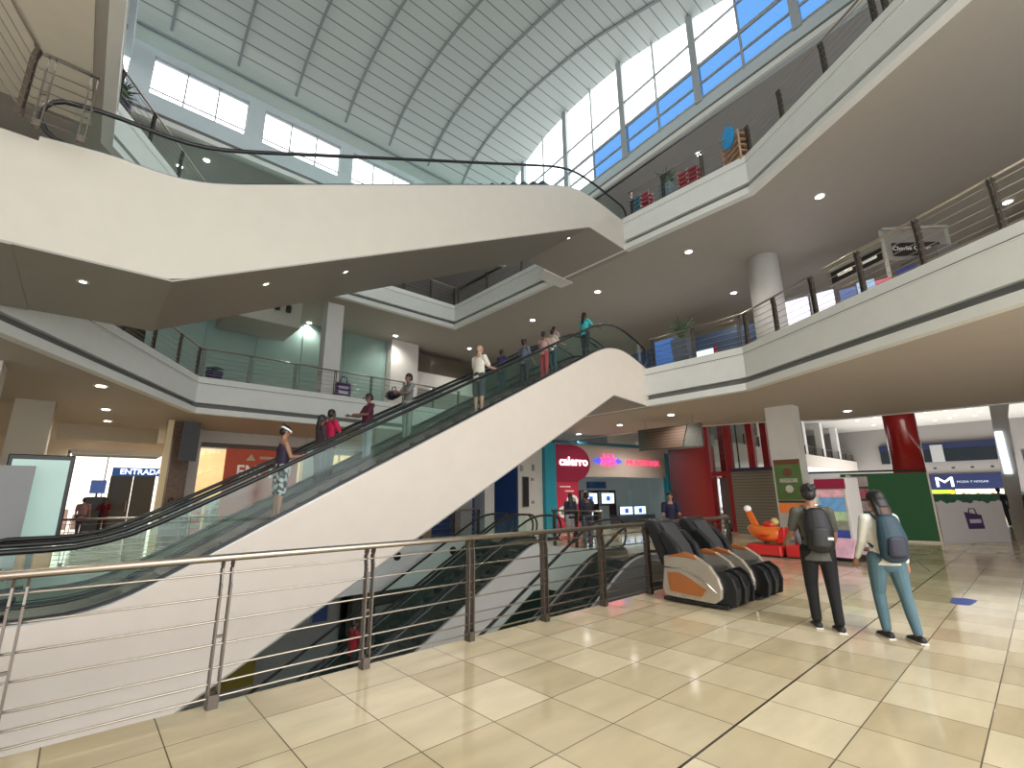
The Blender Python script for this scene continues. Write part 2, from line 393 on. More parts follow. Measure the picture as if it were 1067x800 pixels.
for i,(a,c) in enumerate(zip(mull,mull[1:])):
    for (s,e2) in ((a,(a+c)/2),((a+c)/2,c)):
        for z0,z1,g in ((15.9,17.35,BLUEG if s<11.6 else WHG),(17.35,None,WHG if s>5 else BLUEG)):
            p=MB(); top=lambda y:(z1 if z1 else max(z0+.01,arch_s(y)))
            xs,xe=gx(s)+.03,gx(e2)+.03
            p.add([(xs,s,z0),(xe,e2,z0),(xe,e2,top(e2)),(xs,s,top(s))],[(0,1,2,3)])
            p.build('pane',g,win_e)
# L4 floor soffits beyond the walls
b=MB(); b.box(-20,17,19.8,40,15.1,15.3); b.prism([(gx(-6)+.1,-9),(34,-9),(34,40),(17,40),(gx(19.5)+.1,19.8)],15.1,15.3); b.box(-20,-1.6,-9,19.5,15.1,15.3)
struct(b.build('ceiling_4',mat('upper_soffit',(.42,.42,.42),.7)))
struct(MB().box(-1.9,-1.6,-9,19.5,15.1,15.8).build('wall_west_upper',BL))

# ------------------------------------------------------------------ railings
def railing(pts,z,label,group,bars=(.07,.17,.28,.45,.62,.80,.98),posts=None,space=1.22,h=1.1,pw=.07,name='railing',side=0,first=.3):
    """steel railing along a polyline: handrail, parallel bars, twin-plate posts"""
    t=thing(name,label,'railing',(0,0,0),0,group)
    P=[Vector((p[0],p[1],z)) for p in pts]; up=Vector((0,0,1))
    MB().tube([p+up*h for p in P],.03,10).build('handrail',STEEL,t,True)
    for k in bars:
        MB().tube([p+up*k for p in P],.0085,6).build('bar',STEEL,t,True)
    if posts is None:
        posts=[]
        for a,c in zip(P,P[1:]):
            L=(c-a).length; n=max(1,round(L/space))
            for i in range(n+1):
                f=min(max(i/n,.06/L*2),1-.06/L*2); posts.append((a+(c-a)*f,(c-a).normalized()))
    else: posts=[(Vector((p[0],p[1],z)),Vector((p[2],p[3],0))) for p in posts]
    for p,d in posts:
        nrm=d.cross(up)*(side or 1)
        b=MB()
        for s in (-.035,.035):
            q=[p+d*s+up*0,p+d*s+up*(h*.82)+nrm*.0,p+d*s+up*(h*.93)+nrm*.025,p+d*s+up*(h-.02)+nrm*.0]
            for i in range(3): b.bar(q[i],q[i+1],.014,pw,up=nrm)
        b.bar(p+up*.0,p+up*.10,.07,pw*1.5,up=nrm)
        b.bar(p+up*(h*.45),p+up*(h*.47),.07,.02,up=nrm)
        b.build('post',DSTEEL,t)
    return t
railing([(-5.0,4.62),(10.35,4.62)],0,'long steel railing with parallel bars along the near edge of the tiled walkway',None,
    posts=[(x,4.62,1,0) for x in (-3.9,-2.65,-1.42,-.2,1.0,2.25,3.5,4.72,5.95,7.18,8.4,9.6,10.3)],side=-1)
railing([(11.75,9.0),(11.75,11.1)],0,'short steel railing between the two down escalators beside the phone shops',None,side=1)
railing([(10.6,4.75),(11.75,5.4)],0,'short angled steel railing at the void corner behind the massage chairs',None)
railing([(11.6,14.7),(5,14.7),(2.25,16.1),(-6,16.3)],0,'long steel railing on the far side of the void below the left shops',None,side=-1)
r=.06
railing([(-3.6,8.2),(2.44,19.2),(13.75,19.2)],5.7,'steel railing round the left and back edge of the second floor balcony',None,space=1.6)
railing([(13.9,8.25),(13.9,5.12),(8.9,-3.6)],5.7,'steel railing along the right edge of the second floor balcony',None,space=1.33,pw=.09)
railing([(13.25,8.25),(13.25,4.12),(11.1,.52),(8.7,-3.5)],11.2,'steel railing along the right edge of the third floor balcony',None,space=1.36,pw=.09)
railing([(13.25,18.9),(13.25,11.5)],11.2,'short steel railing at the far right corner of the third floor opening',None,space=2.4)
railing([(-.85,9.3),(-.85,13.8),(2.45,18.95),(13.2,18.95)],11.2,'steel railing round the left and back edge of the third floor balcony',None,space=1.6)
railing([(-2.3,4.5),(-1.26,7.97),(-.66,7.97)],6.32,'steel railing turning a corner at the foot of the upper escalator',None,posts=[(-1.30,7.85,.27,.96),(-1.15,7.97,1,0),(-.72,7.97,1,0)],pw=.05,bars=(.1,.25,.4,.55,.7,.86))
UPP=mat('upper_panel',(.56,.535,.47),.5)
struct(MB().prism([(11.9,11.3),(13.6,11.3),(13.6,11.95),(12.3,11.95)],9.96,11.2).build('trim_14',FASC))

# ------------------------------------------------------------------ escalators
def lerp_prof(pr,x):
    if x<=pr[0][0]: return pr[0][1]
    for (a,za),(c,zc) in zip(pr,pr[1:]):
        if a<=x<=c: return za+(zc-za)*(x-a)/(c-a)
    return pr[-1][1]
def smooth_prof(pr,n=70):
    xs=[pr[0][0]+(pr[-1][0]-pr[0][0])*i/n for i in range(n+1)]
    return [(x,sum(lerp_prof(pr,min(pr[-1][0],max(pr[0][0],x+d)))*.2 for d in (-.4,-.2,0,.2,.4))) for x in xs]
def escalator(y0,y1,deck,bot,label,side=WARM,nearside=True,railh=.84,group=None,farside=True,rise=None):
    """deck: profile of the outer decking (x,z); bot: profile of the truss underside"""
    t=thing('escalator',label,'escalator',(0,0,0),0,group)
    D=smooth_prof(deck); B=bot
    dw=.20
    # side cladding
    for ya,yb,on in ((y0,y0+.05,nearside),(y1-.05,y1,farside)):
        if not on: continue
        b=MB(); xs=[p[0] for p in D]
        for (xa,za),(xb,zb) in zip(D,D[1:]):
            ba,bb=lerp_prof(B,xa),lerp_prof(B,xb)
            b.add([(xa,ya,ba),(xb,ya,bb),(xb,ya,zb),(xa,ya,za),(xa,yb,ba),(xb,yb,bb),(xb,yb,zb),(xa,yb,za)],
                  [(0,1,2,3),(7,6,5,4),(0,4,5,1),(3,2,6,7)])
        b.build('side_panel',side,t)
    b=MB()
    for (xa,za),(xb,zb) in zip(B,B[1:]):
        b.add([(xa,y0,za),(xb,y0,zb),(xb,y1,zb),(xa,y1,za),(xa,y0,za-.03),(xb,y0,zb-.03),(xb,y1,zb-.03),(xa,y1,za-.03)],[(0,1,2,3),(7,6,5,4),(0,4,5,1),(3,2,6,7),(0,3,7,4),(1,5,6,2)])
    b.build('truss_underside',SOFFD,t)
    # outer decks, black skirt edge and inner steel decks
    for ya,yb in ((y0,y0+dw),(y1-dw,y1)):
        b=MB()
        for (xa,za),(xb,zb) in zip(D,D[1:]):
            b.add([(xa,ya,za),(xb,ya,zb),(xb,yb,zb),(xa,yb,za),(xa,ya,za+.02),(xb,ya,zb+.02),(xb,yb,zb+.02),(xa,yb,za+.02)],[(0,3,2,1),(4,5,6,7),(0,1,5,4),(2,3,7,6)])
        b.build('deck',mat('pale_deck_steel',(.62,.63,.61),.25,.35),t)
    for ya,yb in ((y0+.07,y0+.14),(y1-.14,y1-.07)):
        b=MB()
        for (xa,za),(xb,zb) in zip(D,D[1:]): b.add([(xa,ya,za+.02),(xb,ya,zb+.02),(xb,yb,zb+.02),(xa,yb,za+.02),(xa,ya,za+.07),(xb,ya,zb+.07),(xb,yb,zb+.07),(xa,yb,za+.07)],[(0,3,2,1),(4,5,6,7),(0,1,5,4),(2,3,7,6)])
        b.build('glass_clamp',BLACK,t)
    for ya in (y0+dw,y1-dw):
        s=-1 if ya<(y0+y1)/2 else 1
        b=MB()
        for (xa,za),(xb,zb) in zip(D,D[1:]): b.add([(xa,ya,za+.02),(xb,ya,zb+.02),(xb,ya,zb-.35),(xa,ya,za-.35)],[(0,1,2,3)])
        b.build('skirt',STEEL,t)
    # glass panels and handrails
    x0=D[0][0]+.45; x1=D[-1][0]-.55
    for ya in (y0+.105,y1-.105):
        b=MB(); n=64
        def topz(x):
            e=min(1,max(0,(x-(D[0][0]+.1))/.45)); e2=min(1,max(0,(D[-1][0]-.1-x)/.45))
            return lerp_prof(D,x)+railh
        xs=[D[0][0]+.25+(D[-1][0]-D[0][0]-.5)*i/n for i in range(n+1)]
        for xa,xb in zip(xs,xs[1:]):
            b.add([(xa,ya-.006,lerp_prof(D,xa)+.02),(xb,ya-.006,lerp_prof(D,xb)+.02),(xb,ya-.006,topz(xb)-.03),(xa,ya-.006,topz(xa)-.03)],[(0,1,2,3)])
        b.build('glass_panel',GLS,t)
        # newel loops at both ends
        xa,xb=D[0][0]+.2,D[-1][0]-.2
        pts=[]
        za=lerp_prof(D,xa); R=railh/2-.03
        pts.append((xa+.35,ya,za+.10))
        for k in range(9):
            a=-PI/2-PI*k/8; pts.append((xa+.05+math.cos(a)*R*.9,ya,za+railh/2+.03+math.sin(a)*R))
        for x in [xa+.3+(xb-xa-.6)*i/50 for i in range(51)]: pts.append((x,ya,topz(x)))
        zb=lerp_prof(D,xb)
        for k in range(9):
            a=PI/2-PI*k/8; pts.append((xb-.05+math.cos(a)*R*.9,ya,zb+railh/2+.03+math.sin(a)*R))
        pts.append((xb-.35,ya,zb+.10))
        MB().tube(pts,.036,8).build('handrail',BLACK,t,True)
    # steps: a real flight, flat at both landings
    b=MB(); ya,yb=y0+dw,y1-dw
    x=deck[0][0]; rise_a=deck[1][0] if rise is None else rise
    slope_xs=[p for p in deck if True]
    xs=D[0][0]
    b.box(D[0][0],rise_a+.35,ya,yb,deck[0][1]-.3,deck[0][1]-.12)
    xx=rise_a+.35; zz=deck[0][1]-.12; top=deck[-1][1]-.12
    while zz<top-.1:
        zn=min(top,zz+.2135); b.box(xx,xx+.4,ya,yb,zn-.3,zn); xx+=.4; zz=zn
    b.box(xx,D[-1][0]+.1,ya,yb,top-.3,top)
    b.build('steps',STEPM,t)
    return t
DECK1=[(-1.0,.12),(.35,.13),(.9,.40),(11.35,5.98),(11.95,6.16),(12.75,6.13),(13.3,5.93),(13.95,5.72)]
BOT1=[(-1.0,-1.4),(1.1,-1.38),(1.42,-1.22),(11.85,4.60),(13.95,4.47)]
escalator(8.4,9.85,DECK1,BOT1,'near escalator rising from the tiled floor to the second floor with a cream side panel',farside=False,group=None)
escalator(9.85,11.3,DECK1,BOT1,'escalator behind the near one, carrying people down from the second floor',nearside=False)
DECK2=[(-1.5,6.30),(-1.0,6.5),(-.6,6.58),(.45,6.53),(.95,6.70),(9.6,10.93),(10.5,11.25),(11.6,11.27),(13.35,11.1)]
BOT2=[(-3.5,4.84),(.57,4.85),(11.05,10.1),(13.3,10.0)]
def shift(pr,d): return [(x,z+d) for x,z in pr]
D2=[(-1.15,6.40),(-.6,6.56),(-.1,6.53),(.45,6.53),(.95,6.70),(9.6,10.93),(10.5,11.25),(11.6,11.27),(13.35,11.1)]
BOT2[0]=(-1.15,4.84)
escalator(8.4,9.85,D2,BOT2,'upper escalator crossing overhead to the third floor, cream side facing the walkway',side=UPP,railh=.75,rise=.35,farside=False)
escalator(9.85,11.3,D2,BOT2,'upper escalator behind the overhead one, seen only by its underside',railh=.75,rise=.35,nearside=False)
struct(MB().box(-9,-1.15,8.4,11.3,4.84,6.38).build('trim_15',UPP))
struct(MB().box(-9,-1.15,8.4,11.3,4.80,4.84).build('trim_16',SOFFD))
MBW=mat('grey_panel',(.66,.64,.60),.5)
DECKA=[(.2,-5.45),(1.2,-5.45),(1.7,-5.2),(11.0,-.05),(11.5,.1),(12.6,.06)]
BOTA=[(.2,-6.4),(2.2,-6.4),(12.0,-1.3),(12.6,-1.3)]
BOTA=[(.2,-6.4),(2.6,-6.4),(11.2,-1.35),(12.6,-1.35)]
escalator(11.45,12.85,DECKA,BOTA,'escalator down to the lower floor seen between the railing posts, grey side panel',side=MBW,farside=False)
escalator(12.85,14.25,DECKA,BOTA,'second escalator down to the lower floor, behind the grey sided one',side=MBW,nearside=False)
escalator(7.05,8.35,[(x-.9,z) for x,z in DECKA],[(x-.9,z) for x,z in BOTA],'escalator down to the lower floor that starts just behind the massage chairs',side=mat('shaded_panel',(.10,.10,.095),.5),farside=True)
struct(MB().box(10.9,11.75,5.6,8.4,-.5,-.02).box(11.6,12.7,11.4,14.3,-.5,-.01).build('trim_17',STEEL))
for x,y in ((14.7,2.85),(14.82,6.96),(19.57,7.41),(15.06,11.19),(15.27,15.35),(15.64,21.0),(11.31,21.79),(7.15,22.8),(5.66,24.5),(19.26,-.79)):
    downlight(x,y,9.97,60)
for x,y in ((-.01,15.95),(.22,20.13),(.37,23.18),(17.4,14.5),(20.1,12.6),(20.07,4.23),(15.82,8.75),(16.5,11.5)):
    downlight(x,y,4.44,45)
def area(x,y,z,sx,sy,e,rot=(0,0,0),c=(1,1,1),name='area_lamp'):
    l=bpy.data.lights.new(name,'AREA'); l.shape='RECTANGLE'; l.size=sx; l.size_y=sy; l.energy=e; l.color=c
    o=bpy.data.objects.new(name,l); col.objects.link(o); o.location=(x,y,z); o.rotation_euler=rot; return o

struct(MB().box(-9,-1.08,-9,13.2,9.94,9.975).build('ceiling_bounce_overlay',mat('bounce_light_soffit',(.80,.75,.63),.6)))  # added overlay; its paler colour stands in for light bounced onto the soffit
for x,y in ((-3.2,9.6),(-5.5,9.8)): downlight(x,y,9.935,60)  # unseen downlights, added so the landing below bounces light up here
struct(MB().box(-2.5,-1.62,14.2,15.0,0,4.44).build('wall_pillar_2',WHITE))
struct(MB().box(12.5,24,-9.2,-9,0,9.97).build('wall_light_block',WHITE))  # unseen wall added to keep outside light from the halls on the right
for x in (-.45,2.04,3.54,11.0):
    o=downlight(x,9.25,lerp_prof(BOT2,x)-.031,0,r=.045,label='tiny round light set in the underside of the overhead escalator',group='tiny lights under the overhead escalator',lamp=False)
    if .57<x<11.05: o.rotation_euler=(0,-math.atan(.501),0)
# ------------------------------------------------------------------ text
def text(body,size,m,parent,loc,rot=(PI/2,0,0),ext=.01,name='lettering',bold=0,sx=1):
    c=bpy.data.curves.new('t','FONT'); c.body=body; c.size=size; c.extrude=ext; c.offset=bold; c.align_x='CENTER'; c.align_y='CENTER'; c.resolution_u=3
    o=bpy.data.objects.new('t',c); me=bpy.data.meshes.new_from_object(o); me.name=name
    bpy.data.objects.remove(o)
    me.materials.clear(); me.materials.append(m)
    o=bpy.data.objects.new(name,me); col.objects.link(o); o.parent=parent; o.location=loc; o.rotation_euler=rot; o.scale=(sx,1,1)
    return o
def emm(name,c,s): return mat(name,c,.5,emit=s,ec=c)
RFACE=(PI/2,0,-PI/2)   # reads from -x side
NAVY=mat('navy',(.008,.013,.05),.4); TEAL=mat('teal_paint',(.02,.30,.42),.45); MAROON=mat('maroon',(.36,.02,.07),.5)
LT=emm('lit_interior',(1,.93,.82),1.1); COOL=emm('cool_lit',(.85,.93,1),1.2)
GREYW=mat('mid_grey',(.33,.33,.32),.6); BRN=mat('dark_brown',(.11,.085,.065),.5); TAN=mat('tan_wall',(.60,.46,.28),.6)

# ---- outer walls
struct(MB().box(-20,-.75,31,31.4,0,4.45).box(3.05,12.6,31,31.4,0,4.45).box(-.75,3.05,31,31.4,3.9,4.45).build('wall_north_1',mat('hall_wall',(.62,.50,.36),.7)))
struct(MB().box(-20.3,-20,-9,40,-6,15).build('wall_west',WHITE))
struct(MB().box(-20,100,40,40.4,0,15).build('wall_north_2',WHITE))
struct(MB().box(80,80.4,-9,40,0,10).build('wall_east_1',mat('far_grey',(.26,.24,.22),.6)))
# north strip shops on the first floor: header, piers, glazing
st=MB(); st.box(2.95,12.4,23.9,24.4,3.95,4.45); st.box(2.85,3.5,23.5,24.5,0,4.45); st.box(7.85,8.35,23.8,24.4,0,4.45); st.box(12.2,12.7,15.2,24.4,0,4.45)
struct(st.build('wall_north_3',WHITE))
struct(MB().box(3.5,7.85,23.95,24.05,3.75,3.95).box(8.35,12.2,23.95,24.05,3.75,3.95).build('trim_18',GROOVE))
def shopfront(x0,x1,y,z0,z1,label,back,n=3,depth=3.5,items=True,z=0):
    """glazed bay with a lit room behind"""
    t=thing('shopfront',label,'shop window',(0,0,0))
    f=MB()
    for k in range(n+1):
        x=x0+(x1-x0)*k/n; f.box(x-.03,x+.03,y,y+.06,z0,z1)
    f.box(x0,x1,y,y+.06,z1-.06,z1); f.box(x0,x1,y,y+.06,z0,z0+.1); f.build('frame',STEEL,t)
    MB().box(x0,x1,y+.025,y+.035,z0,z1).build('glass_pane',CLEAR,t)
    b=MB(); b.box(x0,x1,y+depth,y+depth+.1,z0,z1); b.box(x0-.1,x0,y,y+depth,z0,z1); b.box(x1,x1+.1,y,y+depth,z0,z1); b.box(x0,x1,y+.1,y+depth,z1,z1+.08); b.build('room_lining',back,t)
    return t
WARML=mat('warm_lit_wall',(.85,.66,.42),.7,noise=.5,nscale=1.2,emit=.45,ec=(1,.72,.42))
shopfront(3.55,7.8,24.0,0,3.75,'warmly lit glazed shopfront behind the orange sale board',WARML)
shopfront(8.4,12.15,24.0,0,3.75,'glazed shopfront with amber light to the right of the orange sale board',WARML)
# wares inside these shops
for i,(x,c) in enumerate(((3.9,(.55,.1,.05)),(4.6,(.2,.5,.6)),(5.4,(.6,.5,.2)),(6.3,(.3,.45,.2)),(7.1,(.65,.3,.1)),(8.9,(.4,.2,.1)),(9.8,(.6,.45,.3)),(10.8,(.25,.35,.5)))):
    t=thing('display_rack',['low display rack of red packets just inside the left shop glass','display rack of blue boxes inside the left shop','display rack of yellow goods behind the orange board','display rack of green goods behind the orange board','display rack of orange goods beside the white pier','display rack of brown goods right of the white pier','display rack of tan goods in the amber shop','display rack of slate blue goods in the amber shop'][i],'shop rack',(x,25.6,0))
    MB().box(-.3,.3,-.2,.2,0,.08).box(-.3,-.27,-.2,.2,.08,1.6).box(.27,.3,-.2,.2,.08,1.6).box(-.3,.3,.17,.2,.08,1.6).build('rack_frame',WHITE,t)
    for k in range(4):
        b=MB(); b.box(-.28,.28,-.2,.18,.1+.38*k,.13+.38*k); b.build('shelf',WHITE,t)
        b=MB()
        for q in range(4): b.box(-.26+.135*q,-.15+.135*q,-.16,.1,.13+.38*k,.36+.38*k+random.uniform(-.05,.02))
        b.build('packets',mat('pack%d'%i,c,.5),t)
# orange sale board
t=thing('sale_board','orange red hanging board with white letters in the left shop window','sign',(6.05,23.7,0))
bd=MB().box(-1.55,1.5,0,.06,.55,3.72).build('board',mat('orange_red',(.50,.075,.03),.5,noise=.25,nscale=1.5,emit=.12),t)
WT=mat('print_white',(.85,.83,.78),.5,emit=.15)
text('ENCHU',.74,WT,t,(.05,-.02,2.72),bold=.012,sx=.9)
MB().add([(-.75,-.02,3.22),(-.35,-.02,3.22),(-.55,-.02,3.52)],[(0,1,2)]).box(-.2,.45,-.025,-.01,3.3,3.42).build('emblem',mat('emblem_cream',(.75,.6,.4),.5),t)
MB().lathe([(.01,1.55),(.42,1.6),(.46,1.9),(.3,2.3),(.01,2.35)],(-.95,-.03),14).build('gift_print',mat('print_red',(.55,.02,.03),.5),t).scale=(1,.06,1)
# entrance store at the far left: lit interior, ENTRADA sign, grey sliding doors
st=thing('store_entrance','brightly lit store entrance behind the grey doors at the far left','shop entrance',(0,0,0))
MB().box(-.6,2.95,33.8,33.9,0,3.8).box(-.7,-.6,30.2,33.8,0,3.8).box(2.95,3.05,30.2,33.8,0,3.8).build('room_lining',emm('store_glow',(.95,.93,.85),.8),st)
MB().box(-.7,2.95,30.1,30.2,3.7,3.9).box(-.72,-.6,30.1,30.2,0,3.8).box(2.86,3.0,30.1,30.2,0,3.8).box(.75,.8,30.1,30.2,0,3.8).build('door_frame',WHITE,st)
b=MB()
for i in range(9): b.box(-.5+.38*i,-.3+.38*i,33.4,33.75,.1,.6+random.uniform(.2,1.1))
b.build('wares',mat('mixed_wares',(.45,.30,.30),.6,noise=.9,nscale=3),st)
t=thing('entrance_door','tall dark grey double door under the blue ENTRADA sign','door',(0,0,0))
MB().box(.98,1.83,29.9,29.98,.0,2.68).build('door_leaf',mat('door_grey',(.085,.09,.095),.45),t); MB().box(1.86,2.72,29.9,29.98,.0,2.68).build('door_leaf',mat('door_grey',(.09,.09,.09),.45),t)
MB().tube([(1.72,29.86,1.0),(1.72,29.86,1.5)],.02).build('handle',STEEL,t)
t=thing('entrance_sign','blue sign reading ENTRADA over the grey doors','sign',(1.95,29.85,2.88))
MB().box(-.95,.93,0,.06,-.2,.2).build('board',mat('sign_blue',(.02,.10,.36),.4,emit=.25),t)
text('ENTRADA',.36,emm('lit_white',(.9,.95,1),1.2),t,(.15,-.02,0),bold=.006)
t=thing('screen','blue promotional screen on a black stand inside the bright store','screen',(.55,29.2,-.05))
MB().box(-.25,.3,0,.06,1.9,2.5).build('display',mat('screen_blue',(.03,.08,.30),.3,emit=.4),t); MB().box(-.3,.38,0,.3,.05,1.75).build('cabinet',BLACK,t); MB().box(-.02,.06,.1,.16,1.75,1.95).build('bracket',BLACK,t)
# square pillar of the left hall and gold framed wall end
struct(MB().box(-1.8,-.95,19.4,20.3,0,4.45).build('wall_pillar_1',mat('pillar_beige',(.50,.46,.37),.6)))  # pillar in one even beige
t=MB(); t.box(2.02,2.2,21,21.25,0,4.4); struct(t.build('trim_19',mat('gold_trim',(.72,.58,.32),.4)))
struct(MB().box(2.32,2.9,21.6,23.6,0,4.4).build('trim_20',mat('mosaic_brown',(.17,.10,.06),.5,noise=.9,nscale=14)))
struct(MB().box(2.42,2.95,20.4,20.5,2.9,4.3).build('trim_21',BLKP))
struct(MB().box(-1.0,2.1,24.8,25.2,3.85,4.45).build('trim_22',mat('bulkhead',(.56,.48,.35),.6)))
# light box kiosk left
t=thing('advertising_kiosk','black framed illuminated advertising kiosk beside the left pillar','advertising kiosk',(-.75,15.3,0))
MB().box(-.55,.55,-.12,.12,.6,2.58).build('housing',BLACK,t,bevel=.02)
MB().box(-.47,.47,-.14,-.115,.7,2.47).build('lit_panel',mat('screen_green',(.42,.58,.53),.3,emit=.22,ec=(.65,.95,.85)),t)
MB().box(-.3,.3,-.15,.15,0,.6).build('base',BLKP,t)
t=thing('partition_board','plain grey board standing in front of the lit kiosk','board',(-1.2,14.3,0))
MB().box(-.6,.42,-.03,.03,.25,2.28).build('panel',mat('board_grey',(.36,.37,.38),.5),t); MB().box(-.5,-.44,-.2,.2,0,.25).box(.3,.36,-.2,.2,0,.25).build('feet',DSTEEL,t)
for x,y in ((-.5,14.5),(-.1,14.7)):
    t=thing('floor_barrier','small orange barrier block on the floor beside the lit kiosk','barrier',(x-.3,y,0),0,'orange barrier blocks by the kiosk')
    MB().box(-.15,.15,-.08,.08,0,.5).build('block',mat('orange_plastic',(.75,.28,.03),.5),t,bevel=.03); MB().box(-.18,.18,-.14,.14,0,.05).build('foot',BLKP,t)

# ---- second floor behind the balcony: teal glass, column, boards
TG=mat('teal_glass_wall',(.27,.40,.36),.25,noise=.2,nscale=.8,coat=.3)
t=thing('glass_shopfront','pale teal frosted glass shopfront on the second floor behind the balcony','shop window',(0,0,0))
MB().box(1.0,11.4,23,23.1,5.7,9.98).build('glass_wall',TG,t)
for x in (3.0,5.0,7.0,9.05,11.3): MB().box(x-.02,x+.02,22.97,23.0,5.7,9.9).build('mullion',mat('teal_line',(.20,.30,.28),.4),t)
struct(MB().box(11.45,13.1,22.4,23.2,5.7,9.98).box(13.1,18,22.9,23.2,5.7,8.6).build('wall_back_2',WHITE))
t=thing('window_band','dark tinted window band high on the second floor wall','window',(0,0,0))
MB().box(13.1,17,23,23.1,8.65,9.75).build('pane',mat('brown_glass',(.13,.11,.085),.2),t); MB().box(14.2,14.25,22.95,23,8.65,9.75).box(13.1,17,22.95,23,8.6,8.66).build('frame',GROOVE,t)
struct(MB().box(13.2,18,22.85,23.3,5.7,7.6).build('wall_back_3',mat('dim_grey',(.26,.26,.24),.7)))
t=thing('pillar','square white pillar rising from the second floor balcony on the left','column',(7.25,19.95,5.7)); MB().box(-.36,.36,-.3,.3,0,4.28).build('shaft',WHITE,t); MB().box(-.4,.4,-.34,.34,0,.12).build('plinth',WHITE,t)
t=thing('camera_bracket','dangling track of small dark spotlights under the third floor ceiling','spotlight',(4.6,20.4,9.48))
for k in range(3):
    MB().tube([(k*.45,0,.5),(k*.45,0,.2)],.02).build('stem',BLACK,t); MB().lathe([(.05,-.1),(.11,-.12),(.12,.12),(.05,.2)],(k*.45,0)).build('lamp_head',BLACK,t)
struct(MB().box(3.3,6.1,20.6,22.9,8.8,9.98).build('ceiling_5',mat('bulk_grey',(.48,.48,.42),.6)))
def bag_board(x,y,z,s,label,rz=0):
    t=thing('bag_cutout',label,'sign',(x,y,z),rz)
    P=mat('bag_purple',(.055,.03,.12),.5)
    MB().ext([(-.42*s,0),(.42*s,0),(.36*s,.82*s),(-.36*s,.82*s)],0,.04).build('bag',P,t)
    MB().tube([(-.18*s,.02,.8*s),(-.15*s,.02,1.05*s),(0,.02,1.13*s),(.15*s,.02,1.05*s),(.18*s,.02,.8*s)],.03*s).build('handle',P,t,True)
    b=MB(); 
    for k in range(2): b.box(-.25*s,.25*s,-.02,0,.25*s+.25*s*k,.38*s+.25*s*k)
    b.build('stripe',mat('pale_lilac',(.55,.5,.65),.5),t)
    return t
bag_board(7.75,19.4,5.7,.85,'purple shopping bag cutout on the second floor railing beside the white pillar')
t=thing('planter','small purple and green planter on the corner of the left balcony','planter',(2.9,19.6,5.7))
MB().lathe([(.16,0),(.24,.02),(.28,.4),(.26,.4),(.22,.36)],(.1,0)).build('pot',mat('pot_purple',(.05,.04,.12),.5),t)
b=MB()
for k in range(14):
    a=k*2.4; b.tube([(.1,0,.35),(.1+.12*math.cos(a),.12*math.sin(a),.55),(.1+.3*math.cos(a),.3*math.sin(a),.5)],[.02,.03,.004],5)
b.build('leaves',mat('leaf',(.04,.09,.04),.5),t)
# round white column on the second floor (right) and its neighbours
t=thing('round_column','thick round white column on the second floor behind the right railing','column',(17.4,5.45,5.7)); MB().lathe([(.52,0),(.52,4.28)],(0,0),32).build('shaft',WHITE,t,True); MB().lathe([(.58,0),(.58,.15),(.53,.16)],(0,0),32).build('plinth',GREYW,t,True)
# shops along the right of the second floor
def slab_between(b,p,q,th,z0,z1):
    d=(Vector(q)-Vector(p)).normalized(); n=Vector((-d.y,d.x))*th
    b.prism([p,q,(q[0]+n.x,q[1]+n.y),(p[0]+n.x,p[1]+n.y)],z0,z1); return b
t=thing('upper_shop','dark shop unit with framed black fascia signs on the second floor right','shop',(0,0,0))
OW=mat('olive_wall',(.20,.19,.15),.6)
MB().box(19.4,26,-1.6,-1.2,5.7,9.98).build('wall',OW,t)
slab_between(MB(),(17.05,1.95),(18.35,.65),-.08,8.35,9.35).build('front_header',mat('pale_header',(.30,.29,.26),.6),t)
slab_between(MB(),(17.9,3.6),(17.05,1.95),-.08,8.35,9.0).build('side_header',mat('pale_header',(.30,.29,.26),.6),t)
fb=MB(); slab_between(fb,(17.0,1.95),(18.3,.6),-.1,9.35,9.42); slab_between(fb,(17.85,3.65),(17.0,1.95),-.1,9.0,9.07); fb.box(18.25,18.35,.55,.65,5.7,9.4).box(17.0,17.1,1.9,2.0,5.7,9.4); fb.build('frame',mat('pale_frame',(.45,.45,.4),.5),t)
slab_between(MB(),(17.5,1.7),(18.4,.9),-1.2,5.7,8.3).build('back_wall',mat('shop_dim',(.16,.16,.15),.6),t)
t=thing('shop_sign','black fascia sign with pale lettering on the second floor right','sign',(17.6,1.26,8.68),math.atan2(-1.3,1.3))
MB().box(-.72,.62,-.06,0,-.2,.2).build('board',mat('sign_black',(.012,.01,.01),.5),t)
text('Charlie Queen Bar',.19,mat('pale_text',(.6,.58,.52),.5,emit=.25),t,(-.05,-.08,0),(PI/2,0,0),.004)
t=thing('shop_sign','slanted dark sign panel with white bars left of the lettered fascia sign','sign',(17.42,2.75,8.62),math.atan2(-1.65,-.85))
MB().box(-.85,.85,-.06,0,-.2,.2).build('board',mat('sign_black',(.012,.01,.01),.5),t); MB().box(-.6,-.1,-.08,-.06,-.05,.05).box(.2,.7,-.08,-.06,-.05,.05).build('bars',WT,t)
for i,(x,y,z,c) in enumerate(((17.0,1.55,8.0,(.02,.03,.14)),(16.7,2.5,7.8,(.35,.5,.7)),(16.8,2.1,7.75,(.6,.15,.2)),(16.9,3.0,7.8,(.1,.15,.35)))):
    t=thing('display_board',['tall navy display board standing on the second floor right','pale blue lit display on the second floor right','red display board beside the navy one on the second floor','dark blue display near the bright windows on the second floor'][i],'display',(x,y,5.7))
    MB().box(-.03,.03,-.22,.22,.5,z-5.7).build('panel',mat('dispc%d'%i,c,.4,emit=.3),t); MB().box(-.03,.03,-.03,.03,0,.5).box(-.15,.15,-.15,.15,0,.03).build('stand',DSTEEL,t)
t=thing('shop_window','bright white shop window with dark frames behind the right balcony railing','shop window',(0,0,0))
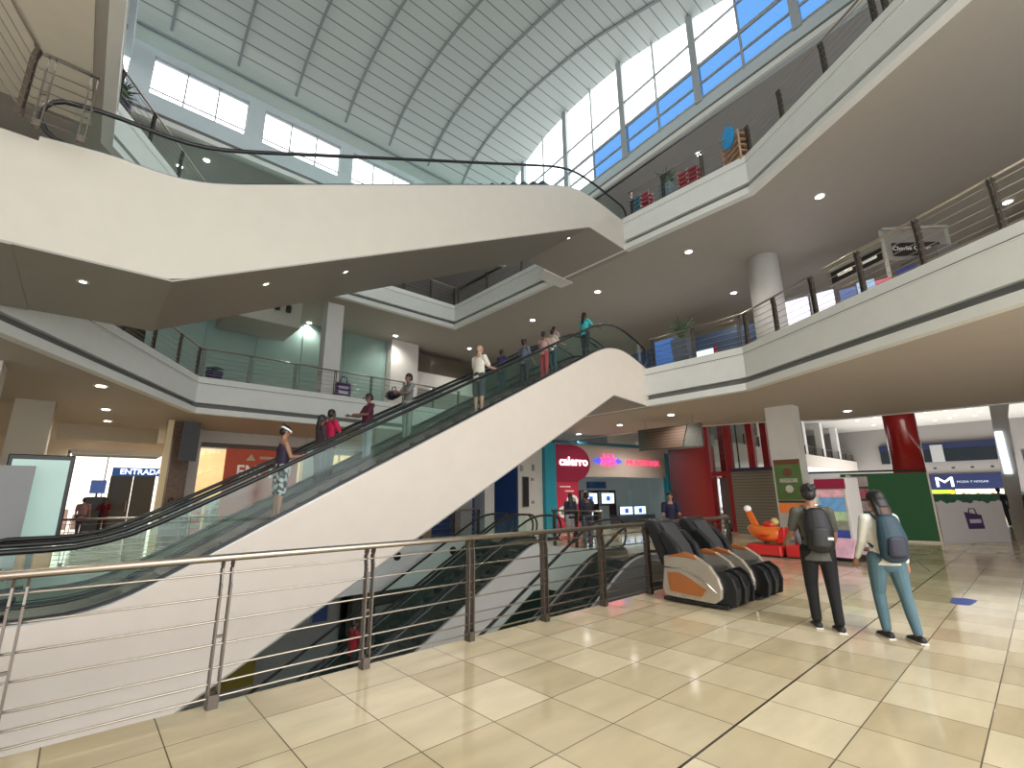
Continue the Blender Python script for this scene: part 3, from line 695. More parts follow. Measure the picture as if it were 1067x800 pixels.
MB().box(18.75,18.8,3.75,5.35,5.7,8.6).build('pane',emm('lit_lilac',(.9,.86,1),1.0),t); MB().box(18.65,18.75,3.7,5.4,8.6,8.7).box(18.65,18.75,4.45,4.52,5.7,8.6).box(18.65,18.75,3.7,5.4,7.6,7.66).build('frame',GREYW,t)
# left of the column, shops behind the railing
t=thing('upper_shop','navy and white shop units behind the railing left of the round column','shop',(0,0,0))
MB().box(20,20.3,6.6,14,5.7,8.6).build('wall',mat('unit_blue',(.05,.09,.17),.5),t)
MB().box(19.9,20,8.7,9.5,5.7,7.9).box(19.9,20,10.6,12.2,5.7,7.4).build('lit_window',emm('lit_green',(.75,.9,.85),.9),t); MB().box(19.9,20,7.0,7.7,5.7,7.6).build('green_door',mat('olive_green',(.22,.30,.10),.5),t)
MB().box(19.85,19.95,8.55,8.68,5.7,8).box(19.85,19.95,9.52,9.65,5.7,8).build('red_frame',MAROON,t)
def planter_tall(x,y,z,label,c=(.09,.11,.13),h=.75,s=1):
    t=thing('potted_plant',label,'plant',(x,y,z))
    MB().ext([(-.17*s,0),(.17*s,0),(.27*s,h),(-.27*s,h)],-.22*s,.22*s).build('pot',mat('pot%s'%str(c),c,.5),t,bevel=.015)
    MB().box(-.23*s,.23*s,-.19*s,.19*s,h-.03,h+.01).build('soil',mat('soil',(.03,.02,.015),.9),t)
    b=MB()
    for k in range(26):
        a=k*2.399; r=(.15+.3*random.random())*s; hh=h+(.3+.35*random.random())*s
        b.tube([(0,0,h),(r*.4*math.cos(a),r*.4*math.sin(a),(h+hh)/2+.1),(r*math.cos(a),r*math.sin(a),hh-.1*r)],[.015,.035*s,.004],4)
    b.build('foliage',mat('leaf',(.04,.09,.04),.5),t); return t
planter_tall(14.4,7.3,5.7,'spiky potted plant in a slate blue pot on the second floor behind the steel railing',(.10,.13,.17),.95,1.25)
planter_tall(13.6,6.9,11.2,'potted plant in a grey pot on the third floor right',(.2,.3,.32),.8)
planter_tall(-.85,14.7,11.2,'dark basket planter with leaves behind the third floor left railing',(.05,.06,.08),.7,1.2)
t=thing('hanging_sign','dark blue sign panel standing behind the second floor railing near the escalator top','sign',(16.5,9.2,5.7))
MB().box(-.03,.03,-.5,.5,.6,1.9).build('panel',mat('panel_blue',(.05,.15,.45),.4,emit=.2),t); MB().box(-.03,.03,-.4,-.34,0,.6).box(-.03,.03,.34,.4,0,.6).build('leg',DSTEEL,t)
# third floor stuff
t=thing('display_stand','round blue sign on a pale wooden rack on the third floor right','sign',(13.2,4.6,11.2),-.6)
MB().ext([(.36*math.cos(a*PI/12)*.75,1.05+.36*math.sin(a*PI/12)) for a in range(24)],-.03,.03,'x').build('disc',mat('bright_blue',(.0,.28,.62),.4,emit=.1),t)
b=MB()
for k in range(5): b.box(.05,.5,-.4,.45,.1+.2*k,.14+.2*k)
for y in (-.4,.42): b.box(.05,.1,y,y+.04,0,1.05)
b.build('rack',mat('pale_wood',(.55,.36,.24),.5),t)
for i,(y,c) in enumerate(((8.1,(.05,.2,.28)),(7.75,(.4,.04,.07)),(6.3,(.45,.05,.07)),(5.95,(.42,.04,.06)))):
    t=thing('goods_trolley',['teal goods trolley by the third floor escalator landing','red lattice trolley next to the teal one on the third floor','red lattice rack right of the grey pot on the third floor','second red lattice rack right of the grey pot on the third floor'][i],'trolley',(13.7,y,11.2))
    b=MB()
    for k in range(6): b.box(-.17,.17,-.16,.16,.1+.16*k,.18+.16*k)
    b.build('shelves',mat('tr%d'%i,c,.5),t); b=MB()
    for a in (-.17,.15):
        for q in (-.16,.14): b.box(a,a+.02,q,q+.02,0,1.05)
    b.build('frame',WHITE,t)
t=thing('glass_shopfront','teal glass shopfront on the third floor far left','shop window',(0,0,0))
MB().box(-.6,6.5,22.5,22.6,11.2,15.1).build('glass_wall',TG,t); MB().box(-.9,-.6,22.4,22.6,11.2,15.1).build('jamb',WHITE,t)
struct(MB().box(-1.8,-1.0,21.8,22.6,11.2,15.1).build('wall_back_4',WHITE))
struct(MB().ext([(19.48,17.2),(16.5,17.2),(16.3,17.9),(19.48,17.9)],-1.6,-1.0,'x').build('trim_23',BL))
for x,y in ((1.82,20.61),(1.05,21.75),(16.7,7.0)): downlight(x,y,15.09,40,lamp=True,label='round downlight in the top floor ceiling',group='top floor downlights')
# ------------------------------------------------------------------ phone shops on the right of the void
ang=math.atan2(-1.5,7.9)
sp=thing('phone_shop','phone shop front with maroon circle sign, white fascia and teal side posts','shop',(15.5,15.0,0),ang)
MB().box(.55,8.2,0,.15,2.45,3.98).build('fascia',mat('sign_cream',(.66,.60,.52),.5),sp)
MB().box(-.05,.56,-.12,.2,0,3.98).build('side_post',TEAL,sp); MB().box(7.98,8.6,-.12,.2,0,3.75).build('side_post',TEAL,sp); MB().box(.5,8.0,-.12,.1,3.96,4.1).build('top_trim',mat('teal_dark',(.02,.12,.20),.5),sp)
c=MB(); pr=[(.58,2.2),(.58,3.92)]+[(1.55+1.1*math.sin(a),3.05+.87*math.cos(a)) for a in [PI*k/16*1.0+.0 for k in range(17)]]
c.ext([(.58,2.2),(1.55,2.2)]+[(1.55+1.1*math.cos(-PI/2+PI*k/16),3.06+.86*math.sin(-PI/2+PI*k/16)) for k in range(17)]+[(.58,3.92)],-.06,0); 
c.build('round_sign',MAROON,sp)
text('calerro',.56,emm('lit_pinkwhite',(1,.88,.95),1.5),sp,(1.62,-.1,3.12),bold=.012,sx=1.05)
MB().box(.58,1.9,-.03,0,.1,2.2).build('poster_strip',mat('poster_red',(.50,.03,.07),.5,emit=.08),sp)
for k,(z,x) in enumerate(((1.35,1.5),(.85,1.0))):
    MB().ext([(x+.33*math.cos(a*PI/8),z+.26*math.sin(a*PI/8)) for a in range(16)],-.06,-.03).build('round_badge',WT,sp); MB().ext([(x+.17*math.cos(a*PI/8),z+.14*math.sin(a*PI/8)) for a in range(16)],-.08,-.06).build('badge_print',GREYW,sp)
MB().box(.8,1.4,-.05,-.03,1.95,2.0).box(1.1,1.6,-.05,-.03,1.75,1.8).build('small_print',WT,sp)
# star emblem with pink figures and blue leaves
pk=emm('lit_pink',(1,.07,.30),1.1)
e=MB()
for k in range(3):
    x=3.55+.3*k; z=3.22
    for a in (90,210,330,30,150,270): e.tube([(x,-.07,z),(x+.26*math.cos(math.radians(a)),-.07,z+.26*math.sin(math.radians(a)))],[.05,.03],6)
    e.ell((x,-.07,z+.3),(.06,.03,.06),8,6)
e.build('figure_emblem',pk,sp)
e=MB(); 
for s,x in ((-1,3.25),(1,4.35)): e.add([(x,-.06,3.4),(x+s*.45,-.06,3.22),(x,-.06,3.04),(x-s*.12,-.06,3.22)],[(0,1,2,3)])
e.build('leaf_emblem',emm('lit_blue',(.06,.08,.8),1.0),sp)
text('MULTIMAX',.40,emm('lit_red',(1,.05,.16),1.2),sp,(6.25,-.08,3.17),bold=.0,sx=1.22)
# interior with shelves and screens
b=MB(); b.box(1.9,8.0,2.6,2.7,0,2.45); b.box(1.85,1.9,.15,2.6,0,2.45); b.box(8.0,8.1,.15,2.6,0,2.45); b.box(1.9,8.0,.15,2.6,2.45,2.5); b.build('room_lining',mat('shop_inside',(.27,.30,.29),.6,emit=.05,ec=(.8,.95,1)),sp)
MB().box(1.9,8.0,.05,.06,.05,2.44).build('glass_pane',CLEAR,sp)
b=MB(); b.box(2.9,5.3,1.1,1.15,1.75,1.82); b.box(2.9,5.3,1.1,1.6,1.05,1.1); b.box(2.9,2.96,1.1,1.6,.3,1.8); b.box(4.05,4.1,1.1,1.6,.3,1.8); b.box(5.25,5.3,1.1,1.6,.3,1.8); b.build('display_shelf',BLACK,sp)
SCR=mat('screen_white',(.7,.8,.9),.3,emit=1.0,ec=(.75,.87,1)); SB=mat('screen_icon',(.03,.10,.55),.4,emit=.5,ec=(.05,.15,.8))
for i,(x,z,w2,h2) in enumerate(((3.5,1.42,.42,.26),(4.65,1.42,.42,.26),(3.3,.8,.32,.22),(2.4,.8,.3,.22),(5.9,.78,.45,.2),(6.9,.78,.42,.2))):
    t=thing('tablet_box',['lit tablet display, upper left on the black shop shelf','lit tablet display, upper right on the black shop shelf','lit tablet display, lower shelf middle of the phone shop','lit tablet display, lower shelf left of the phone shop','wide lit display on the right counter of the phone shop','rightmost lit display on the counter of the phone shop'][i],'screen',(15.5+math.cos(ang)*x-math.sin(ang)*1.0,15+math.sin(ang)*x+math.cos(ang)*1.0,z),ang)
    MB().box(-w2,w2,0,.05,-h2,h2).build('screen',SCR,t); MB().box(-.1,.12,-.02,0,-.12,.1).build('icon',SB,t); MB().box(-w2-.03,w2+.03,.01,.07,-h2-.03,h2+.03).build('bezel',BLACK,t)
MB().box(5.2,7.8,.8,1.5,0,.55).build('counter',mat('counter_wood',(.10,.12,.16),.5),sp)
b=MB()
for k in range(5): b.box(2.2+.35*k,2.45+.35*k,2.4,2.6,1.9,2.35)
b.build('wall_posters',mat('posterdark',(.08,.09,.14),.5,noise=.8,nscale=3),sp)
MB().box(4.6,5.8,2.35,2.6,1.95,2.3).build('blue_banner',mat('banner_blue',(.02,.12,.35),.5),sp)
# white wall with panels and the navy shop to the left of it
struct(MB().box(13.95,15.45,15.1,15.4,0,4.1).build('wall_shop_1',mat('white_pier',(.66,.66,.62),.6)))
t=thing('wall_cabinet','black cabinet on the white wall left of the phone shop','cabinet',(14.35,15.02,1.75)); MB().box(-.16,.16,0,.08,-.62,.62).build('door',BLKP,t); MB().box(-.18,.18,.03,.09,-.65,.65).build('frame',GREYW,t)
for i,(x,z,h2) in enumerate(((14.15,2.75,.12),(14.85,2.8,.14),(14.8,2.28,.06),(14.8,1.3,.06))):
    t=thing('wall_switch',['small dark switch plate high on the white wall, left','dark switch plate high on the white wall, right','small square switch on the white wall, middle','small square switch on the white wall, lowest'][i],'switch',(x,15.05,z)); MB().box(-.07,.07,0,.05,-h2,h2).build('plate',GREYW,t)
t=thing('navy_shop','dark navy shop interior seen under the near escalator','shop',(0,0,0))
MB().box(11.6,13.95,18,18.1,0,3.3).box(11.5,11.6,15.1,18,0,3.3).box(13.85,13.95,15.1,18,0,3.3).build('room_lining',mat('navy_room',(.012,.02,.07),.5,noise=.7,nscale=2,emit=.02,ec=(.1,.3,.9)),t)
b=MB()
for k in range(6): b.box(11.8+.35*k,11.95+.35*k,17.2,17.4,.3,2.4)
b.build('navy_strips',mat('blue_strip',(.008,.02,.07),.4,emit=.0),t)  # thin strips in an even dark navy
struct(MB().box(11.2,13.95,15.1,18.2,3.32,4.45).build('wall_shop_2',mat('shop_header',(.35,.33,.30),.6)))
struct(MB().box(9,11.5,18.6,18.9,0,4.45).build('wall_shop_4',mat('shop_header',(.35,.33,.30),.6)))
struct(MB().box(10.9,11.45,15.05,15.4,0,4.45).build('wall_shop_3',GREYW))
# hanging display board
t=thing('hanging_display','wide dark slatted display board hung below the ceiling near the phone shop','hanging sign',(16.5,9.28,3.7))
MB().box(-.05,.05,-1.33,1.33,-.42,.42).build('frame',mat('board_edge',(.10,.10,.09),.5,noise=.6,nscale=9),t)
MB().ext([(-.55,-.4),(.75,-.4),(1.0,.4),(-.8,.4)],-.08,-.05,'x').build('slatted_panel',lines_mat('slats',(.13,.085,.06),(.05,.035,.03),2,.11,.03),t)
MB().tube([(0,-1,.42),(0,-1,.76)],.015).tube([(0,1,.42),(0,1,.76)],.015).build('hanger',STEEL,t)
# red framed glass lift and shutter
RED=mat('lift_red',(.33,.015,.02),.35,coat=.3)
t=thing('glass_lift','red steel framed glass lift shaft beyond the second floor edge','lift',(0,0,0))
for x,y in ((21,9.98),(21,9.0),(21,8.04),(22.6,9.98),(22.6,8.04)): MB().box(x-.13,x+.13,y-.13,y+.13,0,5.55).build('column',RED,t)
MB().box(20.9,21.1,8.0,10,2.35,2.55).build('cross_beam',RED,t); MB().box(20.98,21.0,8.1,9.9,2.55,5.5).build('glass_panel',CLEAR,t)
MB().box(21.5,22.4,8.3,9.8,.1,2.3).build('cabin',mat('cabin',(.16,.12,.12),.4),t); MB().tube([(21.3,8.75,2.5),(21.3,8.75,5.5)],.03).build('cable',BLACK,t)
t=thing('red_panel_wall','dark panel wall glowing red beside the lift','wall panel',(0,0,0))
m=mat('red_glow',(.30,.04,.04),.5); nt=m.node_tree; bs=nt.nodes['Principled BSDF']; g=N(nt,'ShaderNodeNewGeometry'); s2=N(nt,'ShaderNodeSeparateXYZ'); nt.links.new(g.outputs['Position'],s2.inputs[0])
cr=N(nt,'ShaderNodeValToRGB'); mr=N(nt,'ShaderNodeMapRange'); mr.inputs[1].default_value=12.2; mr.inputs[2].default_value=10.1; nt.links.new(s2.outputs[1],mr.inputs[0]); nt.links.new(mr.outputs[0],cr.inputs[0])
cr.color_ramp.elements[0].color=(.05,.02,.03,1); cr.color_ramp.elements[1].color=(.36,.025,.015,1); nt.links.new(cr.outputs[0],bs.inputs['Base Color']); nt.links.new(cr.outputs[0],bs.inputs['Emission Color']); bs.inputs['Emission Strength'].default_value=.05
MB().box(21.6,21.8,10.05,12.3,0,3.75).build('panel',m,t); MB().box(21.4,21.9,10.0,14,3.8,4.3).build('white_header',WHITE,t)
t=thing('roller_shutter','closed brown grey roller shutter between the lift and the poster column','shutter',(0,0,0))
MB().box(20.7,20.8,6.3,8.9,0,2.5).build('curtain',lines_mat('shutter',(.22,.20,.16),(.12,.11,.09),2,.12,.03,.5),t); MB().box(20.65,20.82,6.2,6.32,0,2.6).box(20.65,20.82,6.2,8.9,2.5,2.65).build('frame',mat('purple_dark',(.05,.03,.09),.5),t)
# square column with poster
t=thing('poster_column','square white column carrying the green football poster','column',(17.1,5.1,0)); MB().box(0,.62,0,.86,0,4.45).build('shaft',WHITE,t); MB().box(-.02,.64,-.02,.88,0,.15).build('plinth',GREYW,t)
t=thing('poster','tall green and orange poster on the white column','poster',(17.02,5.5,0))
MB().box(-.03,.03,-.46,.42,.85,2.72).build('frame',WHITE,t)
MB().box(-.05,-.03,-.41,.37,1.38,2.66).build('green_print',mat('print_green',(.09,.16,.045),.5,noise=.6,nscale=3,emit=.1),t)
MB().box(-.05,-.03,-.41,.37,.98,1.27).build('orange_print',mat('print_orange',(.75,.20,.04),.5,noise=.3,nscale=6,emit=.15),t); MB().box(-.05,-.03,-.41,.37,1.29,1.36).build('brown_print',mat('print_brown',(.12,.05,.02),.5),t)
MB().box(-.055,-.05,-.4,.37,2.5,2.65).build('top_print',mat('print_redbrown',(.20,.07,.03),.5),t)
b=MB(); b.ell((-.06,-.02,2.25),(.01,.14,.13),12,8); b.build('head_print',mat('print_brown2',(.20,.07,.04),.5),t)
b=MB(); b.ell((-.07,-.02,1.72),(.01,.12,.12),12,8); b.box(-.07,-.055,-.28,.24,1.93,2.05); b.build('ball_print',mat('print_pale',(.72,.68,.62),.5),t)
text('COMBO',.13,mat('print_dk',(.25,.25,.2),.5),t,(-.08,-.02,1.99),RFACE,.003)
# hoardings
a1=Vector((19.9,4.75)); a2=Vector((20.55,2.45)); a3=Vector((22.7,1.05))
def hoard(p,q,h,name,label,m):
    d=q-p; t=thing(name,label,'hoarding',(p.x,p.y,0),math.atan2(d.y,d.x)); L=d.length
    return t,L
t,L=hoard(a1,a2,2.2,'hoarding','tall plain dark green hoarding panel behind the walking couple',None)
MB().box(0,L,-.03,.03,.06,2.22).build('panel',mat('hoarding_green',(.004,.10,.022),.6),t); MB().box(0,L,-.05,.05,0,.06).build('plinth',WARM,t); MB().tube([(-1.5,0,2.3),(L*.98,0,2.3)],.03).build('top_rail',BLACK,t); MB().box(L-.05,L,-.04,.04,0,2.22).build('edge',WARM,t)
t,L=hoard(a2,a3,1.4,'hoarding','low white hoarding with a wavy top edge and a purple bag emblem',None)
pr=[(0,.0),(L,0)]+[(L*(1-k/24),1.26+.04*math.sin(k*.9)+.03*math.sin(k*2.1)) for k in range(25)]
MB().ext(pr,-.04,-.02).build('white_panel',mat('hoarding_white',(.60,.58,.60),.5),t); MB().box(0,L,-.02,.02,.1,1.52).build('green_band',mat('band_green',(.03,.12,.07),.6,noise=.6,nscale=6),t)
b=MB(); b.ext([(1.05,.42),(1.65,.42),(1.62,.85),(1.0,.95)],-.06,-.04); b.tube([(1.15,-.05,.9),(1.2,-.05,1.05),(1.4,-.05,1.05),(1.45,-.05,.88)],.018); b.build('bag_emblem',mat('bag_purple',(.055,.03,.12),.5),t)
MB().box(1.12,1.55,-.07,-.06,.6,.72).build('emblem_stripe',mat('pale_lilac',(.55,.5,.65),.5),t)
# red column
t=thing('red_column','glossy red round column rising behind the green hoarding','column',(25.5,3.62,0)); MB().lathe([(.55,0),(.55,9.9)],(0,0),32).build('shaft',mat('column_red',(.42,.018,.02),.12,coat=.6),t,True); MB().lathe([(.6,0),(.6,.2),(.56,.2)],(0,0),32).build('plinth',GREYW,t,True)
# ---- second atrium beyond: gallery, far store, lights
struct(MB().box(23,80,17,24,4.5,5.7).build('ceiling_6',GREYW)); struct(MB().box(23,80,24,24.3,0,9.98).build('wall_gallery',mat('gallery_wall',(.40,.37,.34),.6)))
struct(MB().box(23,80,16.85,17,4.4,5.8).build('trim_24',WARM))
for k in range(8):
    t=thing('gallery_column','white square column standing along the far left gallery','column',(27+6.6*k,17.4,5.7),0,'white columns of the far gallery'); MB().box(-.45,.45,-.35,.35,0,4.28).build('shaft',WHITE,t); MB().box(-.5,.5,-.4,.4,0,.15).build('plinth',GREYW,t)
railing([(23.5,17.05),(79,17.05)],5.7,'long far railing along the gallery of the second atrium',None,space=3.2,pw=.12)
for i,(x,m_) in enumerate(((24,COOL),(30,mat('pink_sign',(.6,.2,.2),.5,emit=.5)),(37,COOL),(45,LT),(52,COOL),(60,LT))):
    t=thing('gallery_shop',['bright cool lit shop bay under the far gallery, nearest','red lit shop bay under the far gallery','cool lit shop bay in the middle of the far gallery','warm lit shop bay in the middle of the far gallery','cool lit shop bay towards the far end','warm lit shop bay at the far end of the gallery'][i],'shop',(x,23.6,0))
    MB().box(0,4.5,0,.2,.2,3.2).build('lit_window',m_,t); MB().box(-.1,4.6,-.05,.1,3.2,3.9).build('sign_band',mat('sb%d'%i,[(.6,.6,.62),(.4,.1,.1),(.2,.2,.5)][i%3],.5,emit=.3),t)
t=thing('department_store','far department store front with a navy sign band and a big white M','shop',(79.9,0,0))
MB().box(-.3,0,2.6,9.6,1.9,3.75).build('sign_band',mat('store_navy',(.008,.015,.07),.4,emit=.05),t)
text('M',1.7,emm('lit_m',(.9,.92,1),1.0),t,(-.4,8.1,2.75),RFACE,.02,bold=0,sx=1.5); text('MODA Y HOGAR',.36,mat('dull_text',(.45,.5,.6),.5,emit=.3),t,(-.4,5.6,2.8),RFACE,.02)
MB().box(-.35,-.25,7.7,9.5,1.45,1.85).build('lime_strip',emm('lime',(.30,1,.02),1.4),t); MB().box(-.35,-.25,7.4,7.75,1.2,1.8).build('amber_strip',emm('amber',(1,.5,.02),1.2),t)
MB().box(-.3,-.2,3.0,7.3,1.35,1.95).build('pale_strip',emm('paleyellow',(.85,.9,.6),.9),t); b=MB()
for k in range(16): b.box(-.4,-.3,3.1+.42*k,3.4+.42*k,.7,1.3+.1*(k%3))
b.build('display_row',mat('orange_items',(.55,.2,.12),.5,noise=.5,nscale=1),t); MB().box(-.2,0,-1,13,-.0,1.4).build('base_wall',mat('dkgreen',(.03,.08,.05),.5),t)
t=thing('upper_store','dark navy glazed store on the upper level at the far end','shop',(79.6,0,0)); MB().box(0,.3,1.8,14,5.3,7.6).build('glazing',mat('dark_glaze',(.015,.02,.025),.2),t); MB().box(-.1,0,1.8,14,6.9,7.7).build('band',NAVY,t); MB().box(-.2,0,7.6,8.8,5.3,7.4).build('pier',GREYW,t)
for y in (3.6,5.3,7,8.7): tag(MB().lathe([(.16,-.1),(.16,.1)],(79.3,y)).build('wall_lamp',BLACK),'small dark round lamp on the far white parapet','lamp','dark lamps in a row on the far parapet').location=(0,0,4.5)
# many small ceiling lights of the second atrium
k=0
for i in range(13):
    for j in range(7):
        x=30+3.7*i+random.uniform(-.6,.6); y=1.5+2.0*j+random.uniform(-.5,.5)
        if random.random()<.25: continue
        o=MB().lathe([(.001,-.03),(.16,-.03),(.16,0),(.001,0)],(0,0),10).build('downlight',mat('lamp_soft',(1,1,1),.5,emit=4,ec=(1,.97,.92))); o.location=(x,y,9.97); tag(o,'tiny bright downlight in the far atrium ceiling','ceiling light','tiny downlights of the far atrium'); k+=1
# white structures at the far right
t=thing('white_column','white column with a bright top at the far right edge','column',(36,0,0)); 
MB().ext([(.9,0),(1.5,0),(1.2,6.2),(.35,7.5),(.15,7.5),(.6,5.5)],0,.5,'x').build('shaft',WHITE,t); MB().box(-.1,.0,.95,1.25,2.5,4.7).build('light_panel',COOL,t)
t=thing('sales_booth','white canopied booth at the far right edge','booth',(33,-1.2,0)); MB().box(-1,1,-1.6,1.6,3.0,3.5).build('canopy',mat('booth_white',(.62,.64,.68),.5),t); MB().box(-1,-.8,1.4,1.6,0,3).box(-1,-.8,-1.6,-1.4,0,3).build('post',WHITE,t); MB().box(-.9,.9,-1.4,1.2,0,1.1).build('counter',mat('booth_grey',(.3,.32,.4),.5),t); MB().box(-1.05,-.95,-1.5,.9,2.1,2.9).build('panel',NAVY,t)
struct(MB().box(24,80,-9,-8.6,0,9.98).build('wall_south_1',GREYW))
# ------------------------------------------------------------------ lower floor
struct(MB().box(-22,40,-9,42,-5.75,-5.6).build('floor_1',mat('lower_floor',(.30,.29,.26),.25,noise=.2,nscale=1)))
struct(MB().box(-22,40,26,26.4,-5.6,-.5).build('wall_lower_1',mat('lower_wall',(.30,.31,.28),.6)))
struct(MB().box(18,18.4,-9,26,-5.6,-.5).build('wall_lower_2',mat('lower_green',(.02,.07,.05),.5)))
struct(MB().box(-22,-21.8,-9,26,-5.6,-.5).build('wall_lower_3',GREYW))
struct(MB().box(3,9.2,21.5,22,-5.6,-.6).build('wall_lower_4',mat('lower_pale',(.42,.43,.40),.6)))
struct(MB().box(9.3,16,20.5,21,-5.6,-.6).build('wall_lower_5',mat('olive_dark',(.09,.09,.06),.4,noise=.5,nscale=1)))
struct(MB().box(10.2,13.6,20.2,20.5,-5.6,-3.0).build('wall_lower_6',mat('lower_pale',(.42,.43,.40),.6)))
t=thing('lower_poster','blue poster on the pale wall of the lower floor','poster',(8.3,21.4,-2.6)); MB().box(-.3,.3,0,.05,-.9,.9).build('print',mat('poster_blue',(.04,.10,.30),.5),t); MB().box(-.35,.35,.02,.08,-.95,.95).build('frame',GREYW,t)
t=thing('lower_banner','mustard yellow banner on the lower floor seen under the near escalator','banner',(4.6,20.8,-4.0)); MB().box(-1.2,1.2,0,.05,-1.1,.8).build('cloth',mat('mustard',(.36,.26,.03),.6),t); MB().box(-1.25,1.25,-.02,.07,.8,.95).build('top_band',NAVY,t)
for x in (8.0,10.2):
    tag(MB().ell((0,0,0),(.14,.08,.14),12,8).build('fascia_lamp',BLACK),'round dark lamp on the fascia below the back railing','lamp','dark fascia lamps').location=(x,14.5,-.3)
# ------------------------------------------------------------------ massage chairs
def chair(label,x,y,first=None):
    if first:
        c=copy_tree(first); c.location=(x,y,0); return relabel(c,label)
    t=thing('massage_chair',label,'massage chair',(x,y,0),0,None)
    SIL=mat('silver_shell',(.52,.47,.40),.25,.6,coat=.5); BR=mat('copper_inset',(.40,.13,.035),.3,.2,coat=.5); LEA=mat('black_leather',(.012,.013,.015),.33,noise=.2,nscale=20,bump=.2)
    # profile coordinates: y from front (negative) to back, x across 0..0.75
    shell=[(.93,.66),(.60,.72),(.40,.69),(.22,.58),(.10,.42),(.06,.28),(.08,.14),(.18,.07),(.95,.09),(.99,.2),(.95,.45)]
    for x0 in (0,.67):
        MB().ext(shell,x0,x0+.08,'x').build('side_shell',SIL,t,bevel=.02)
        s=-1 if x0==0 else 1; xx=x0-.012 if x0==0 else x0+.08
        MB().ext([(.85,.16),(.88,.42),(.70,.44),(.50,.36),(.28,.24),(.36,.14)],xx,xx+.012,'x').build('inset_panel',BR,t,bevel=.004)
        MB().tube([(xx+.005,.93,.50),(xx+.005,.6,.50),(xx+.005,.3,.36),(xx+.005,.14,.22)],.012).build('trim_line',mat('chrome',(.7,.68,.63),.15,1),t,True)
        MB().ext([(.9,.65),(.60,.735),(.44,.70),(.36,.64),(.6,.66)],x0-.01,x0+.10,'x').build('armrest',BR,t,bevel=.012)
    MB().box(.02,.73,-.1+.1,1.0,.02,.07).build('base_rail',BLACK,t,bevel=.015)
    MB().ext([(.9,.30),(.9,.50),(.55,.47),(.22,.52),(.18,.42),(.3,.25)],.08,.67,'x').build('seat',LEA,t,bevel=.04)
    # reclined backrest with side wings
    MB().ext([(.72,.46),(.84,.80),(1.10,1.17),(1.22,1.20),(1.30,1.12),(1.14,.78),(1.02,.50),(.9,.40)],.06,.69,'x').build('backrest',LEA,t,bevel=.05)
    MB().ext([(.66,.50),(.78,.80),(1.02,1.12),(1.10,1.14),(.86,.80),(.76,.48)],.17,.58,'x').build('back_pad',mat('dark_fabric',(.035,.035,.038),.7),t,bevel=.03)
    MB().ext([(1.02,1.08),(.94,1.02),(1.0,.95),(1.1,1.02)],.2,.55,'x').build('head_pillow',LEA,t,bevel=.03)
    for x0 in (.03,.60): MB().ext([(.60,.55),(.70,.80),(.92,1.02),(1.06,1.0),(.92,.72),(.84,.5)],x0,x0+.12,'x').build('wing',LEA,t,bevel=.04)
    for x0 in (.09,.39): 
        MB().ext([(.2,.44),(.08,.48),(-.03,.42),(-.08,.28),(-.06,.08),(.02,.03),(.18,.06),(.22,.3)],x0,x0+.27,'x').build('foot_unit',LEA,t,bevel=.05)
    for x0 in (.075,.355,.645): MB().ext([(.2,.48),(.06,.52),(-.07,.43),(-.12,.26),(-.09,.06),(.0,.03),(.16,.05),(.22,.3)],x0,x0+.035,'x').build('calf_divider',LEA,t,bevel=.012)
    return t
c1=chair('black leather massage chair with silver shell and copper inset, nearest the camera',6.86,3.2)
chair('second black massage chair, on the far side of the nearest one',7.86,3.15,c1)
# ------------------------------------------------------------------ kiddie rides and stall
t=thing('kiddie_ride','red and orange aeroplane kiddie ride beside the steel railing end','kiddie ride',(13.7,5.15,0))
RP=mat('ride_red',(.62,.02,.02),.3,coat=.5); OP=mat('ride_orange',(.80,.17,.02),.35,coat=.4)
MB().box(-.35,.35,-.45,.42,.03,.30).build('base',RP,t,bevel=.05); MB().box(-.3,.3,-.4,.38,0,.04).build('foot_plate',BLACK,t)
MB().tube([(0,.0,.3),(0,0,.5)],.06).build('pedestal',BLKP,t)
MB().tube([(0,.42,.72),(0,.3,.62),(0,.0,.55),(0,-.3,.55),(0,-.48,.58)],[.07,.16,.22,.2,.08],14).build('fuselage',OP,t,True)
MB().ext([(.3,.65),(.48,1.15),(.40,1.2),(.3,1.12),(.12,.68)],-.04,.04,'x').build('tail_fin',OP,t,bevel=.02); MB().ell((0,.4,1.18),(.08,.1,.09)).build('tail_ball',WT,t,True)
MB().box(-.42,.42,-.15,.1,.5,.54).build('wing',RP,t,bevel=.02); MB().ell((0,-.1,.78),(.13,.17,.1)).build('seat',RP,t,True)
MB().ell((0,-.25,.86),(.1,.1,.1)).build('pilot_head',mat('toy_yellow',(.75,.5,.2),.4),t,True)
MB().ext([(-.25,.5),(-.45,.75),(-.52,.7),(-.5,.4),(-.3,.3)],-.16,.16,'x').build('nose_shield',RP,t,bevel=.03)
t=thing('kiddie_ride','low red kiddie ride with a grey and red figure and a white back board','kiddie ride',(13.75,4.25,0))
MB().box(-.35,.35,-.38,.38,.03,.33).build('base',RP,t,bevel=.05); MB().box(-.3,.3,-.35,.35,0,.04).build('foot_plate',BLACK,t)
MB().box(.2,.3,-.3,.3,.33,.95).build('back_board',WHITE,t,bevel=.02)
MB().tube([(0,.1,.33),(0,.1,.6),(0,.1,.72)],[.13,.15,.08],12).build('body',mat('ride_grey',(.25,.26,.30),.4),t,True); MB().ell((0,.1,.82),(.13,.14,.13)).build('head',RP,t,True); MB().ell((-.05,-.2,.45),(.12,.14,.12)).build('pink_ball',mat('ride_pink',(.85,.45,.45),.4),t,True)
t=thing('game_machine','white framed toy vending machine with a maroon header and colourful panels','vending machine',(14.2,3.5,0),-.25)
